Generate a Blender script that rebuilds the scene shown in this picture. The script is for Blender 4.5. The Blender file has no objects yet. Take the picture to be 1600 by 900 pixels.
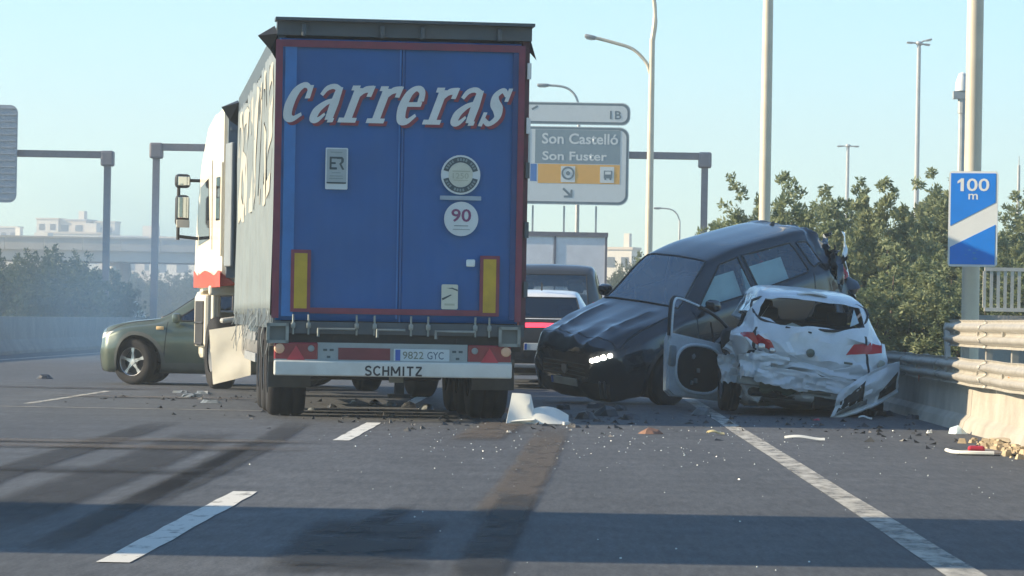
import bpy, bmesh, math, random
from mathutils import Vector, Matrix, noise
R = math.radians
C = bpy.context.scene.collection
SC = bpy.context.scene

# ------------------------------------------------------------------ camera
F = 5600.0            # focal length in pixels of the 1600 px wide photograph
VX, VY = 884.0, 500.0 # vanishing point of the road
CAMZ = 1.05
ROLL = 1.0            # the phone was held one degree off level
cam = bpy.data.cameras.new('camera'); cam.sensor_width = 36.0; cam.lens = F / 1600 * 36
cam.shift_x = -(VX - 800) / 1600; cam.shift_y = (VY - 450) / 1600
cam.clip_start = 0.1; cam.clip_end = 6000
co = bpy.data.objects.new('camera', cam); C.objects.link(co)
co.location = (0, 0, CAMZ); co.rotation_euler = (Matrix.Rotation(R(90), 3, 'X') @ Matrix.Rotation(R(ROLL), 3, 'Z')).to_euler()
SC.camera = co
# ------------------------------------------------------------------ sky and sun
SUN_EL = 23.0
sd = Vector((-math.sin(R(94.5)), math.cos(R(94.5)), 0))   # low sun from the left
world = bpy.data.worlds.new('World'); SC.world = world; world.use_nodes = True
nt = world.node_tree; bg = nt.nodes['Background']
sky = nt.nodes.new('ShaderNodeTexSky'); sky.sky_type = 'NISHITA'; sky.sun_disc = False
sky.sun_elevation = R(SUN_EL); sky.sun_rotation = math.atan2(sd.x, sd.y)
sky.air_density = 1.0; sky.dust_density = 0.25; sky.ozone_density = 3.5; sky.altitude = 0
tint = nt.nodes.new('ShaderNodeMix'); tint.data_type = 'RGBA'; tint.blend_type = 'MULTIPLY'
tint.inputs['Factor'].default_value = 1.0; tint.inputs['B'].default_value = (0.79, 0.965, 0.995, 1)
nt.links.new(sky.outputs[0], tint.inputs['A']); nt.links.new(tint.outputs['Result'], bg.inputs[0])
bg.inputs[1].default_value = 0.12
sl = bpy.data.lights.new('sun', 'SUN'); sl.energy = 5.0; sl.angle = R(0.5); sl.color = (1.0, 0.82, 0.57)
so = bpy.data.objects.new('sun', sl); C.objects.link(so); so.location = (-40, 40, 40)
ldir = Vector((-sd.x * math.cos(R(SUN_EL)), -sd.y * math.cos(R(SUN_EL)), -math.sin(R(SUN_EL))))
so.rotation_euler = ldir.to_track_quat('-Z', 'Y').to_euler()
vs = SC.view_settings; vs.view_transform = 'Standard'; vs.look = 'None'; vs.gamma = 1.0
vs.use_curve_mapping = False; vs.exposure = 1.05
SC.cycles.volume_step_rate = 2.0; SC.cycles.volume_max_steps = 64

def GX(px, Y, py=VY): return (px - VX + (py - VY) * R(ROLL)) * Y / F
def GZ(py, Y, px=VX): return CAMZ + (VY - py + (px - VX) * R(ROLL)) * Y / F
def ground(px, py):
    Y = F * CAMZ / (py - VY - (px - VX) * R(ROLL)); return GX(px, Y, py), Y

# ------------------------------------------------------------------ materials
MATS = {}
def M(name, col, rough=.55, metal=0., var=.12, scale=6., bump=0., bscale=30., coat=0., spec=.5, emit=None, dirt=0., dirtcol=(.16, .13, .10)):
    if name in MATS: return MATS[name]
    m = bpy.data.materials.new(name); m.use_nodes = True; t = m.node_tree; b = t.nodes['Principled BSDF']
    tc = t.nodes.new('ShaderNodeTexCoord')
    nz = t.nodes.new('ShaderNodeTexNoise'); nz.inputs['Scale'].default_value = scale; nz.inputs['Detail'].default_value = 5
    t.links.new(tc.outputs['Object'], nz.inputs['Vector'])
    mr = t.nodes.new('ShaderNodeMapRange'); mr.inputs[1].default_value = .25; mr.inputs[2].default_value = .75
    mr.inputs[3].default_value = 1 - var; mr.inputs[4].default_value = 1 + var
    t.links.new(nz.outputs['Fac'], mr.inputs[0])
    mx = t.nodes.new('ShaderNodeMix'); mx.data_type = 'RGBA'; mx.blend_type = 'MULTIPLY'; mx.inputs['Factor'].default_value = 1
    mx.inputs['A'].default_value = (*col, 1); t.links.new(mr.outputs[0], mx.inputs['B'])
    out = mx.outputs['Result']
    if dirt > 0:
        n2 = t.nodes.new('ShaderNodeTexNoise'); n2.inputs['Scale'].default_value = 2.3; n2.inputs['Detail'].default_value = 8
        n2.inputs['Roughness'].default_value = .7
        t.links.new(tc.outputs['Object'], n2.inputs['Vector'])
        r2 = t.nodes.new('ShaderNodeMapRange'); r2.inputs[1].default_value = .45; r2.inputs[2].default_value = .75
        r2.inputs[3].default_value = 0; r2.inputs[4].default_value = dirt
        t.links.new(n2.outputs['Fac'], r2.inputs[0])
        m2 = t.nodes.new('ShaderNodeMix'); m2.data_type = 'RGBA'; t.links.new(r2.outputs[0], m2.inputs['Factor'])
        t.links.new(out, m2.inputs['A']); m2.inputs['B'].default_value = (*dirtcol, 1); out = m2.outputs['Result']
    t.links.new(out, b.inputs['Base Color'])
    b.inputs['Roughness'].default_value = rough; b.inputs['Metallic'].default_value = metal
    b.inputs['Specular IOR Level'].default_value = spec
    if coat: b.inputs['Coat Weight'].default_value = coat; b.inputs['Coat Roughness'].default_value = .06
    if bump > 0:
        n3 = t.nodes.new('ShaderNodeTexNoise'); n3.inputs['Scale'].default_value = bscale; n3.inputs['Detail'].default_value = 4
        t.links.new(tc.outputs['Object'], n3.inputs['Vector'])
        bp = t.nodes.new('ShaderNodeBump'); bp.inputs['Strength'].default_value = bump; bp.inputs['Distance'].default_value = .02
        t.links.new(n3.outputs['Fac'], bp.inputs['Height']); t.links.new(bp.outputs[0], b.inputs['Normal'])
    if emit:
        b.inputs['Emission Color'].default_value = (*emit[0], 1); b.inputs['Emission Strength'].default_value = emit[1]
    MATS[name] = m; return m

def glass(name, tint=(.35, .42, .42), rough=.02):
    if name in MATS: return MATS[name]
    m = bpy.data.materials.new(name); m.use_nodes = True; t = m.node_tree
    t.nodes.remove(t.nodes['Principled BSDF'])
    tr = t.nodes.new('ShaderNodeBsdfTransparent'); tr.inputs[0].default_value = (*tint, 1)
    gl = t.nodes.new('ShaderNodeBsdfGlossy'); gl.inputs['Roughness'].default_value = rough; gl.inputs[0].default_value = (.9, .95, 1, 1)
    fr = t.nodes.new('ShaderNodeFresnel'); fr.inputs[0].default_value = 1.55
    ml = t.nodes.new('ShaderNodeMath'); ml.operation = 'MULTIPLY_ADD'; ml.inputs[1].default_value = 1.3; ml.inputs[2].default_value = .06
    ms = t.nodes.new('ShaderNodeMixShader')
    t.links.new(fr.outputs[0], ml.inputs[0]); t.links.new(ml.outputs[0], ms.inputs[0])
    t.links.new(tr.outputs[0], ms.inputs[1]); t.links.new(gl.outputs[0], ms.inputs[2])
    t.links.new(ms.outputs[0], t.nodes['Material Output'].inputs[0])
    MATS[name] = m; return m

def stain(name, col, alpha, scale=3., stretch=(1, 1, 1), lo=.35, hi=.65):
    """thin film of rubber, dirt or paint on the asphalt, patchy"""
    if name in MATS: return MATS[name]
    m = bpy.data.materials.new(name); m.use_nodes = True; t = m.node_tree; b = t.nodes['Principled BSDF']
    b.inputs['Base Color'].default_value = (*col, 1); b.inputs['Roughness'].default_value = .8
    tc = t.nodes.new('ShaderNodeTexCoord'); mp = t.nodes.new('ShaderNodeMapping'); mp.inputs['Scale'].default_value = stretch
    nz = t.nodes.new('ShaderNodeTexNoise'); nz.inputs['Scale'].default_value = scale; nz.inputs['Detail'].default_value = 7; nz.inputs['Roughness'].default_value = .65
    t.links.new(tc.outputs['Object'], mp.inputs[0]); t.links.new(mp.outputs[0], nz.inputs['Vector'])
    mr = t.nodes.new('ShaderNodeMapRange'); mr.inputs[1].default_value = lo; mr.inputs[2].default_value = hi
    mr.inputs[3].default_value = 0; mr.inputs[4].default_value = alpha
    at = t.nodes.new('ShaderNodeVertexColor'); at.layer_name = 'fade'
    mu = t.nodes.new('ShaderNodeMath'); mu.operation = 'MULTIPLY'
    t.links.new(nz.outputs['Fac'], mr.inputs[0]); t.links.new(mr.outputs[0], mu.inputs[0]); t.links.new(at.outputs[0], mu.inputs[1])
    t.links.new(mu.outputs[0], b.inputs['Alpha'])
    MATS[name] = m; return m

# ------------------------------------------------------------------ mesh helpers
class MB:
    def __init__(s): s.v = []; s.f = []
    def add(s, vs, fs):
        o = len(s.v); s.v += [tuple(v) for v in vs]; s.f += [tuple(i + o for i in f) for f in fs]; return s
    def box(s, c, d, rot=None, taper=None):
        hx, hy, hz = d[0] / 2, d[1] / 2, d[2] / 2
        vs = [Vector((x * hx, y * hy, z * hz)) for z in (-1, 1) for y in (-1, 1) for x in (-1, 1)]
        if taper: vs = [Vector((v.x * (taper if v.z > 0 else 1), v.y * (taper if v.z > 0 else 1), v.z)) for v in vs]
        if rot is not None:
            vs = [rot @ v for v in vs]
        c = Vector(c)
        return s.add([v + c for v in vs], [(0, 2, 3, 1), (4, 5, 7, 6), (0, 1, 5, 4), (2, 6, 7, 3), (0, 4, 6, 2), (1, 3, 7, 5)])
    def rbox(s, c, d, r=.02, rot=None, seg=2):
        """box with rounded edges"""
        bm = bmesh.new(); bmesh.ops.create_cube(bm, size=1)
        for v in bm.verts: v.co = Vector((v.co.x * d[0], v.co.y * d[1], v.co.z * d[2]))
        bmesh.ops.bevel(bm, geom=list(bm.edges), offset=min(r, min(d) * .45), segments=seg, affect='EDGES', profile=.5)
        if rot is not None: bm.transform(rot.to_4x4() if len(rot) == 3 else rot)
        c = Vector(c); bm.verts.ensure_lookup_table(); bm.verts.index_update()
        s.add([v.co + c for v in bm.verts], [[v.index for v in f.verts] for f in bm.faces]); bm.free(); return s
    def tube(s, pts, r, n=8, caps=True):
        pts = [Vector(p) for p in pts]; rs = r if isinstance(r, (list, tuple)) else [r] * len(pts)
        vs = []; fs = []; prev = None
        for i, p in enumerate(pts):
            if i == 0: d = pts[1] - p
            elif i == len(pts) - 1: d = p - pts[i - 1]
            else: d = (pts[i + 1] - p).normalized() + (p - pts[i - 1]).normalized()
            d.normalize()
            if prev is None:
                u = d.cross(Vector((0, 0, 1)))
                if u.length < 1e-3: u = d.cross(Vector((0, 1, 0)))
            else: u = prev - d * prev.dot(d)
            u.normalize(); w = d.cross(u); prev = u
            for k in range(n):
                a = 2 * math.pi * k / n + math.pi / n
                vs.append(p + (u * math.cos(a) + w * math.sin(a)) * rs[i])
        for i in range(len(pts) - 1):
            for k in range(n):
                a = i * n + k; b = i * n + (k + 1) % n
                fs.append((a, b, b + n, a + n))
        if caps:
            fs.append(tuple(range(n - 1, -1, -1))); fs.append(tuple((len(pts) - 1) * n + k for k in range(n)))
        return s.add(vs, fs)
    def lathe(s, prof, n=28, axis='X', c=(0, 0, 0), mat=None):
        """profile (radius, offset along axis)"""
        vs = []; fs = []; m = len(prof)
        for k in range(n):
            a = 2 * math.pi * k / n
            for (r, o) in prof:
                if axis == 'X': p = (o, r * math.cos(a), r * math.sin(a))
                elif axis == 'Y': p = (r * math.cos(a), o, r * math.sin(a))
                else: p = (r * math.cos(a), r * math.sin(a), o)
                vs.append(Vector(p) + Vector(c))
        for k in range(n):
            for j in range(m - 1):
                a = k * m + j; b = ((k + 1) % n) * m + j
                fs.append((a, b, b + 1, a + 1))
        return s.add(vs, fs)
    def prism(s, poly, t, plane='XZ', off=0.):
        """polygon extruded by thickness t; plane XZ -> along +Y, YZ -> along +X, XY -> along +Z"""
        n = len(poly)
        def P(a, b, k): return {'XZ': (a, k, b), 'YZ': (k, a, b), 'XY': (a, b, k)}[plane]
        vs = [P(a, b, off) for a, b in poly] + [P(a, b, off + t) for a, b in poly]
        fs = [tuple(range(n)), tuple(range(2 * n - 1, n - 1, -1))]
        fs += [(i, i + n, (i + 1) % n + n, (i + 1) % n) for i in range(n)]
        return s.add(vs, fs)
    def grid(s, fn, nu, nv, thick=0.):
        vs = [Vector(fn(i / nu, j / nv)) for i in range(nu + 1) for j in range(nv + 1)]
        fs = [(i * (nv + 1) + j, (i + 1) * (nv + 1) + j, (i + 1) * (nv + 1) + j + 1, i * (nv + 1) + j + 1) for i in range(nu) for j in range(nv)]
        if thick == 0: return s.add(vs, fs)
        nr = [Vector((0, 0, 0)) for _ in vs]
        for f in fs:
            n = (vs[f[1]] - vs[f[0]]).cross(vs[f[3]] - vs[f[0]])
            if n.length > 1e-9:
                n.normalize()
                for i in f: nr[i] += n
        nn = len(vs)
        back = [vs[i] - nr[i].normalized() * thick for i in range(nn)]
        ff = list(fs) + [tuple(k + nn for k in reversed(f)) for f in fs]
        b = [i * (nv + 1) for i in range(nu + 1)] + [nu * (nv + 1) + j for j in range(1, nv + 1)] + [i * (nv + 1) + nv for i in range(nu - 1, -1, -1)] + [j for j in range(nv - 1, 0, -1)]
        for k in range(len(b)):
            p, q = b[k], b[(k + 1) % len(b)]
            ff.append((q, p, p + nn, q + nn))
        return s.add(vs + back, ff)
    def mesh(s, name, mat, smooth=False, fix=True):
        me = bpy.data.meshes.new(name); me.from_pydata([tuple(v) for v in s.v], [], s.f)
        if fix:
            bm = bmesh.new(); bm.from_mesh(me); bmesh.ops.recalc_face_normals(bm, faces=bm.faces); bm.to_mesh(me); bm.free()
        if mat: me.materials.append(mat)
        if smooth:
            me.polygons.foreach_set('use_smooth', [True] * len(me.polygons))
            if smooth != 'all': me.set_sharp_from_angle(angle=R(35))
        me.update(); return me
    def build(s, name, mat, parent=None, smooth=False, fix=True):
        o = bpy.data.objects.new(name, s.mesh(name, mat, smooth, fix)); C.objects.link(o)
        if parent: o.parent = parent
        return o

def empty(name, loc=(0, 0, 0), rz=0., label=None, cat=None, group=None):
    o = bpy.data.objects.new(name, None); C.objects.link(o); o.location = loc; o.rotation_euler = (0, 0, rz); o.empty_display_size = .3
    return tag(o, label, cat, group)
def tag(o, label=None, cat=None, group=None, kind=None):
    if label: o['label'] = label
    if cat: o['category'] = cat
    if group: o['group'] = group
    if kind: o['kind'] = kind
    return o
def copy_tree(o, parent=None):
    c = o.copy(); C.objects.link(c); c.parent = parent
    for ch in list(o.children): copy_tree(ch, c)
    return c
def nvec(c): return Vector((noise.noise(c), noise.noise(c + Vector((31.7, 11.3, 5.9))), noise.noise(c + Vector((-17.1, 47.9, 23.3)))))
def ridge(c): return Vector((1 - 2.2 * abs(noise.noise(c)), 1 - 2.2 * abs(noise.noise(c + Vector((31.7, 11.3, 5.9)))), 1 - 2.2 * abs(noise.noise(c + Vector((-17.1, 47.9, 23.3)))))) * .6
def rotm(ax, deg): return Matrix.Rotation(R(deg), 3, ax)
def cr(pts, n=5):
    """Catmull-Rom through the points"""
    P = [Vector(p) for p in pts]; P = [P[0] * 2 - P[1]] + P + [P[-1] * 2 - P[-2]]; out = []
    for i in range(1, len(P) - 2):
        for k in range(n):
            t = k / n; a, b, c, d = P[i - 1], P[i], P[i + 1], P[i + 2]
            out.append(.5 * ((2 * b) + (c - a) * t + (2 * a - 5 * b + 4 * c - d) * t * t + (3 * b - a - 3 * c + d) * t ** 3))
    out.append(P[-2]); return out
def text(name, s, mat, parent, width=None, height=None, center=(0, 0, 0), rot=(90, 0, 0), extrude=.002, bold=0., shear=0., sx=None):
    """flat lettering as a thin mesh, facing -Y by default, centred"""
    cu = bpy.data.curves.new(name, 'FONT'); cu.body = s; cu.size = 1; cu.extrude = 0; cu.offset = bold; cu.shear = shear; cu.resolution_u = 3
    ob = bpy.data.objects.new(name, cu); C.objects.link(ob)
    bpy.context.view_layer.update()
    me = bpy.data.meshes.new_from_object(ob.evaluated_get(bpy.context.evaluated_depsgraph_get()))
    bpy.data.objects.remove(ob); bpy.data.curves.remove(cu)
    xs = [v.co.x for v in me.vertices]; ys = [v.co.y for v in me.vertices]
    cx, cy, w, h = (min(xs) + max(xs)) / 2, (min(ys) + max(ys)) / 2, max(xs) - min(xs), max(ys) - min(ys)
    ky = height / h if height else width / w; kx = width / w if width else ky
    for v in me.vertices: v.co = Vector(((v.co.x - cx) * kx, (v.co.y - cy) * ky, 0))
    me.transform(Matrix.Rotation(R(rot[2]), 4, 'Z') @ Matrix.Rotation(R(rot[0]), 4, 'X')); me.transform(Matrix.Translation(center))
    me.materials.clear(); me.materials.append(mat); me.name = name
    o = bpy.data.objects.new(name, me); C.objects.link(o); o.parent = parent; return o
def rrect(cx, cy, w, h, r, n=5):
    p = []
    for (sx, sy, a0) in ((1, 1, 0), (-1, 1, 90), (-1, -1, 180), (1, -1, 270)):
        for k in range(n + 1):
            a = R(a0 + 90 * k / n); p.append((cx + sx * (w / 2 - r) + r * math.cos(a), cy + sy * (h / 2 - r) + r * math.sin(a)))
    return p
def circle(cx, cy, r, n=28, a0=0, a1=360):
    return [(cx + r * math.cos(R(a0 + (a1 - a0) * k / n)), cy + r * math.sin(R(a0 + (a1 - a0) * k / n))) for k in range(n + (0 if abs(a1 - a0) >= 360 else 1))]

# common materials
asphalt_dark = M('rubber', (.014, .014, .016), .85, var=.2, dirt=.3, dirtcol=(.05, .047, .043), spec=.3)
steel = M('galvanised steel', (.36, .345, .31), .6, .3, var=.18, scale=9, dirt=.35, dirtcol=(.22, .19, .15))
polemat = M('pole paint', (.62, .55, .42), .5, .1, var=.08, scale=3, dirt=.15)
chass = M('chassis black', (.025, .027, .03), .6, .2, var=.25, dirt=.5, dirtcol=(.09, .08, .07))
plastic = M('black plastic', (.02, .021, .023), .5, var=.2, dirt=.2, dirtcol=(.07, .065, .06))
concrete = M('concrete', (.37, .345, .30), .9, var=.2, scale=2, bump=.4, bscale=25, dirt=.45, dirtcol=(.25, .22, .18))
white_vinyl = M('white vinyl', (.72, .73, .70), .5, var=.06, dirt=.15)
inter = M('interior black', (.02, .022, .025), .8, var=.2)
# ------------------------------------------------------------------ ground and road
def road_mat():
    m = bpy.data.materials.new('asphalt'); m.use_nodes = True; t = m.node_tree; b = t.nodes['Principled BSDF']; L = t.links
    tc = t.nodes.new('ShaderNodeTexCoord')
    def nz(scale, detail=6, rough=.6, st=(1, 1, 1)):
        mp = t.nodes.new('ShaderNodeMapping'); mp.inputs['Scale'].default_value = st; L.new(tc.outputs['Object'], mp.inputs[0])
        n = t.nodes.new('ShaderNodeTexNoise'); n.inputs['Scale'].default_value = scale; n.inputs['Detail'].default_value = detail; n.inputs['Roughness'].default_value = rough
        L.new(mp.outputs[0], n.inputs['Vector']); return n.outputs['Fac']
    def mr(src, a, b_, c, d):
        n = t.nodes.new('ShaderNodeMapRange'); 
        for i, v in enumerate((a, b_, c, d)): n.inputs[i + 1].default_value = v
        L.new(src, n.inputs[0]); return n.outputs[0]
    def mul(a, b_):
        n = t.nodes.new('ShaderNodeMath'); n.operation = 'MULTIPLY'; L.new(a, n.inputs[0]); L.new(b_, n.inputs[1]); return n.outputs[0]
    fine = mr(nz(55, 3, .8), .3, .72, .55, 1.5)             # stones in the wearing course
    mid = mr(nz(1.3, 6, .65), .3, .7, .80, 1.2)
    lanes = mr(nz(.55, 4, .6, (1, .04, 1)), .3, .7, .80, 1.22)   # long streaks worn by traffic
    grain = mr(nz(20, 4, .8, (1, .10, 1)), .28, .74, .62, 1.42)
    fac = mul(mul(mul(fine, mid), lanes), grain)
    mx = t.nodes.new('ShaderNodeMix'); mx.data_type = 'RGBA'; mx.blend_type = 'MULTIPLY'; mx.inputs['Factor'].default_value = 1
    mx.inputs['A'].default_value = (.072, .078, .086, 1); L.new(fac, mx.inputs['B'])
    L.new(mx.outputs['Result'], b.inputs['Base Color'])
    b.inputs['Roughness'].default_value = .75; b.inputs['Specular IOR Level'].default_value = .35
    bp = t.nodes.new('ShaderNodeBump'); bp.inputs['Strength'].default_value = .6; bp.inputs['Distance'].default_value = .008
    L.new(nz(60, 3, .7), bp.inputs['Height']); L.new(bp.outputs[0], b.inputs['Normal'])
    return m
soil = M('dry soil', (.20, .17, .11), .95, var=.35, scale=.8, bump=.5, bscale=3, dirt=.5, dirtcol=(.10, .12, .05))
g = MB(); g.add([(-2500, -400, -.03), (2500, -400, -.03), (2500, 4500, -.03), (-2500, 4500, -.03)], [(0, 1, 2, 3)])
tag(g.build('ground', soil, fix=False), kind='structure')
g = MB(); g.add([(-13.2, -60, 0), (4.02, -60, 0), (4.02, 900, 0), (-13.2, 900, 0)], [(0, 1, 2, 3)])
road = tag(g.build('road', road_mat(), fix=False), kind='structure')
g = MB(); g.add([(-27, -60, 0), (-13.9, -60, 0), (-13.9, 900, 0), (-27, 900, 0)], [(0, 1, 2, 3)])
tag(g.build('opposite_carriageway', road.data.materials[0], fix=False), kind='structure')

paint = stain('road paint', (.62, .62, .58), 1.0, 9, (1, .35, 1), .22, .46)
paint_old = stain('worn road paint', (.52, .51, .46), .9, 7, (1, .35, 1), .25, .62)
def sheet(name, pts, mat, z, parent, nseg=12, fade=None):
    """ribbon on the road: pts = [(xl, xr, y), ...]"""
    me = bpy.data.meshes.new(name); v = []; f = []; cols = []
    rnd = random.Random(len(pts) * 7 + int(abs(pts[0][0] * 100)))
    out = []
    for i in range(len(pts) - 1):
        for k in range(nseg):
            t = k / nseg; out.append((tuple(a + (b - a) * t for a, b in zip(pts[i], pts[i + 1])), (i + t) / (len(pts) - 1)))
    out.append((pts[-1], 1.))
    W = 6
    for (p, t) in out:
        a, b = p[0] + rnd.uniform(-.008, .008), p[1] + rnd.uniform(-.008, .008)
        for j in range(W + 1):
            v.append((a + (b - a) * j / W, p[2], z)); cols.append(fade(j / W, t) if fade else 1.)
    for i in range(len(out) - 1):
        for j in range(W):
            q = i * (W + 1) + j; f.append((q, q + 1, q + W + 2, q + W + 1))
    me.from_pydata(v, [], f); me.materials.append(mat)
    ca = me.color_attributes.new('fade', 'FLOAT_COLOR', 'POINT')
    for i, c in enumerate(cols): ca.data[i].color = (c, c, c, 1)
    o = bpy.data.objects.new(name, me); C.objects.link(o); o.parent = parent; return o
# lane dashes, lane edge line, far left edge line
for (y0, y1) in ((15.0, 21.2), (30.2, 35.4), (43.5, 49), (58, 63.5), (72.5, 78), (0.4, 6.4)):
    sheet('lane_dash', [(-1.95, -1.80, y0), (-1.95, -1.80, y1)], paint, .004, road)
for (y0, y1) in ((32.2, 34.2), (40.4, 47.5), (60, 66), (75, 81), (90, 96)):
    sheet('lane_dash', [(-5.52, -5.40, y0), (-5.52, -5.40, y1)] if y0 < 40 else [(-6.1, -6.0, y0), (-6.1, -6.0, y1)], paint_old, .004, road)
e = sheet('edge_line', [(1.62, 1.79, 5), (1.62, 1.79, 160)], paint_old, .004, road, 80)
tag(e, 'worn white solid line along the right lane')
e = sheet('edge_line', [(-12.0, -11.78, 50), (-12.0, -11.78, 260)], paint_old, .004, road, 60)
# bridge joint crossing the lanes
jm = stain('joint filler', (.30, .29, .27), .8, 2, (1, 1, 1), .2, .6)
sheet('expansion_joint', [(-12.2, -2.5, 38.9), (-12.2, -2.5, 39.12)], jm, .006, road)
# skid marks and dirt tracks
def soft(a, t): return min(1, 6 * a + .1, 6 * (1 - a) + .1) * min(1, 5 * t + .15, 5 * (1 - t) + .15)
skid = stain('skid rubber', (.018, .018, .020), .62, 5, (1, .12, 1), .18, .48)
dirtm = stain('dirt film', (.105, .082, .060), .65, 6, (1, .2, 1), .2, .52)
wet = stain('wet stain', (.012, .014, .018), .8, 2.5, (1, .6, 1), .3, .52)
def track(pix, w, mat, name='skid_mark', z=.008):
    pts = []
    for (px, py) in pix:
        x, y = ground(px, py); pts.append((x - w / 2, x + w / 2, y))
    pts.sort(key=lambda p: p[2]); return sheet(name, pts, mat, z, road, 14, soft)
track([(-60, 830), (120, 760), (240, 715), (330, 676)], .55, skid)
track([(190, 800), (330, 735), (420, 690), (468, 660)], .30, skid)
track([(60, 860), (200, 790), (310, 735), (400, 688)], .22, skid)
track([(-150, 800), (0, 740), (160, 690), (260, 660)], .35, skid)
track([(772, 815), (806, 770), (835, 725), (866, 668)], .34, dirtm, 'dirt_track', .010)
track([(738, 915), (765, 860), (795, 805), (812, 775)], .24, wet, 'wet_patch', .012)
track([(530, 900), (560, 850), (600, 812)], .7, wet, 'wet_patch', .011)
track([(740, 690), (770, 672), (800, 655)], .5, dirtm, 'dirt_track', .013)
track([(455, 900), (520, 860), (570, 825), (640, 790)], .16, wet, 'wet_patch', .010)
rnd = random.Random(5)
for (px, py, w, d) in ((120, 607, 3.2, .5), (250, 622, 3.0, .45), (180, 700, 3.2, .5), (90, 735, 2.6, .5), (40, 690, 2.2, .4), (300, 690, 2.2, .4)):
    x, y = ground(px, py); sheet('cross_band', [(x - w / 2, x + w / 2, y - d), (x - w / 2, x + w / 2, y + d)], skid if rnd.random() < .7 else dirtm, .014 + .002 * rnd.random(), road, 10, lambda a, t: math.sin(math.pi * t) * min(1, 4 * a, 4 * (1 - a)))  # wide soft-edged dark bands laid across the left lanes

# ------------------------------------------------------------------ right-hand barrier
bar = empty('concrete_parapet', (4.15, 0, 0), label='low concrete parapet along the right edge under the steel crash rails', cat='barrier')
pieces = []
for i, (y0, y1) in enumerate([(18 + 6 * k, 24 + 6 * k - .025) for k in range(12)]):
    prof = [(-.16, 0), (-.13, .10), (-.07, .16), (-.05, .465), (.22, .465), (.22, 0)]
    MB().prism(prof, y1 - y0, 'XZ', y0).build('wall_section', concrete, bar)
rail = empty('crash_barrier', (4.0, 0, 0), label='double galvanised corrugated steel crash rail with orange paint marks', cat='guardrail')
def wbeam(y0, y1, zc, h=.30, jig=0., seed=0, x=.0):
    pr = [(-.5, -.02), (-.46, -.005), (-.38, 0), (-.30, -.06), (-.17, -.075), (-.08, -.01), (0, .005), (.08, -.01), (.17, -.075), (.30, -.06), (.38, 0), (.46, -.005), (.5, -.02)]
    n = max(6, int((y1 - y0) / .25))
    def fn(u, v):
        k = v * (len(pr) - 1); i = min(int(k), len(pr) - 2); t = k - i
        a = pr[i][0] * (1 - t) + pr[i + 1][0] * t; d = pr[i][1] * (1 - t) + pr[i + 1][1] * t
        y = y0 + (y1 - y0) * u
        w = jig * noise.noise(Vector((y * .7, seed, 0)))
        return (x + d + w, y, zc + a * h + w * .4)
    m = MB(); m.grid(fn, n, len(pr) - 1, .004); return m
y = 18.0; k = 0
while y < 120:
    wbeam(y, y + 3.98, .605, .27, .03 if y < 60 else 0, 1, -.0 if k % 2 else -.006).build('rail_beam', steel, rail, 'all'); y += 4.0; k += 1
y = 18.0; k = 0
while y < 36.5:
    wbeam(y, min(y + 3.98, 37.2), .985, .27, .015, 4, -.0 if k % 2 else -.006).build('rail_beam', steel, rail, 'all'); y += 4.0; k += 1
# sloping end of the upper rail
MB().box((-.01, 37.42, .80), (.05, .60, .12), rotm('X', 62)).build('end_terminal', steel, rail)
for k in range(26):
    yy = 18.6 + 2.0 * k
    hgt = 1.12 if yy < 37.4 else .74
    m = MB(); m.box((.09, yy, (hgt + .467) / 2), (.06, .10, hgt - .467)); m.box((.02, yy, .605), (.10, .07, .14))
    if hgt > .9: m.box((.02, yy, .985), (.10, .07, .14))
    m.build('post', steel, rail)
orange = M('orange spray paint', (.75, .16, .04), .7, var=.2)
for (px, py, Y, s) in ((1580, 597, 32.2, 1), (1443, 585, 40.2, .6)):
    z = GZ(py, Y, px); m = MB(); m.prism([(Y - .06 * s, z + .07), (Y + .05 * s, z + .08), (Y + .07 * s, z + .02), (Y + .01, z - .08), (Y - .04 * s, z - .05)], .003, 'YZ', -.012 if py > 590 else -.03)
    o = m.build('paint_mark', orange, rail)
# bridge railing with vertical bars, beyond the barrier
lt = M('pale railing paint', (.60, .57, .50), .5, .2, var=.1, dirt=.2)
rl = empty('bar_railing', (5.0, 0, 0), label='pale metal railing with close vertical bars on a concrete ledge', cat='railing')
Yr = 44.0; xa, xb = GX(1538, Yr, 450), 8.2
zr1, zr0 = GZ(421, Yr, 1570), GZ(484, Yr, 1570)
for zz in (zr1, zr0): MB().box(((xa + xb) / 2 - 5, Yr, zz), (xb - xa, .05, .045)).build('handrail', lt, rl)
nb = int((xb - xa) / .083)
for k in range(nb + 1):
    MB().box((xa + (xb - xa) * k / nb - 5, Yr, (zr0 + zr1) / 2), (.038, .03, zr1 - zr0 - .045)).build('bar', lt, rl)
MB().box(((xa + xb) / 2 - 5.05, Yr + .1, (zr0 - .05) / 2), (xb - xa + .1, .4, zr0 - .09)).build('ledge', concrete, rl)

# dirt at the foot of the parapet
drt = M('sandy rubble', (.42, .33, .21), .95, var=.3, scale=14)
m = MB(); rnd = random.Random(3)
for k in range(170):
    x = 3.93 - abs(rnd.gauss(0, .14)); yy = rnd.uniform(27.5, 33); s = rnd.uniform(.012, .07)
    m.box((x, yy, s * .3), (s, s * 1.2, s * .7), rotm('Z', rnd.uniform(0, 180)), .6)
tag(m.build('rubble', drt), 'sandy rubble strewn at the foot of the concrete parapet', 'rubble', kind='stuff')

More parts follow.
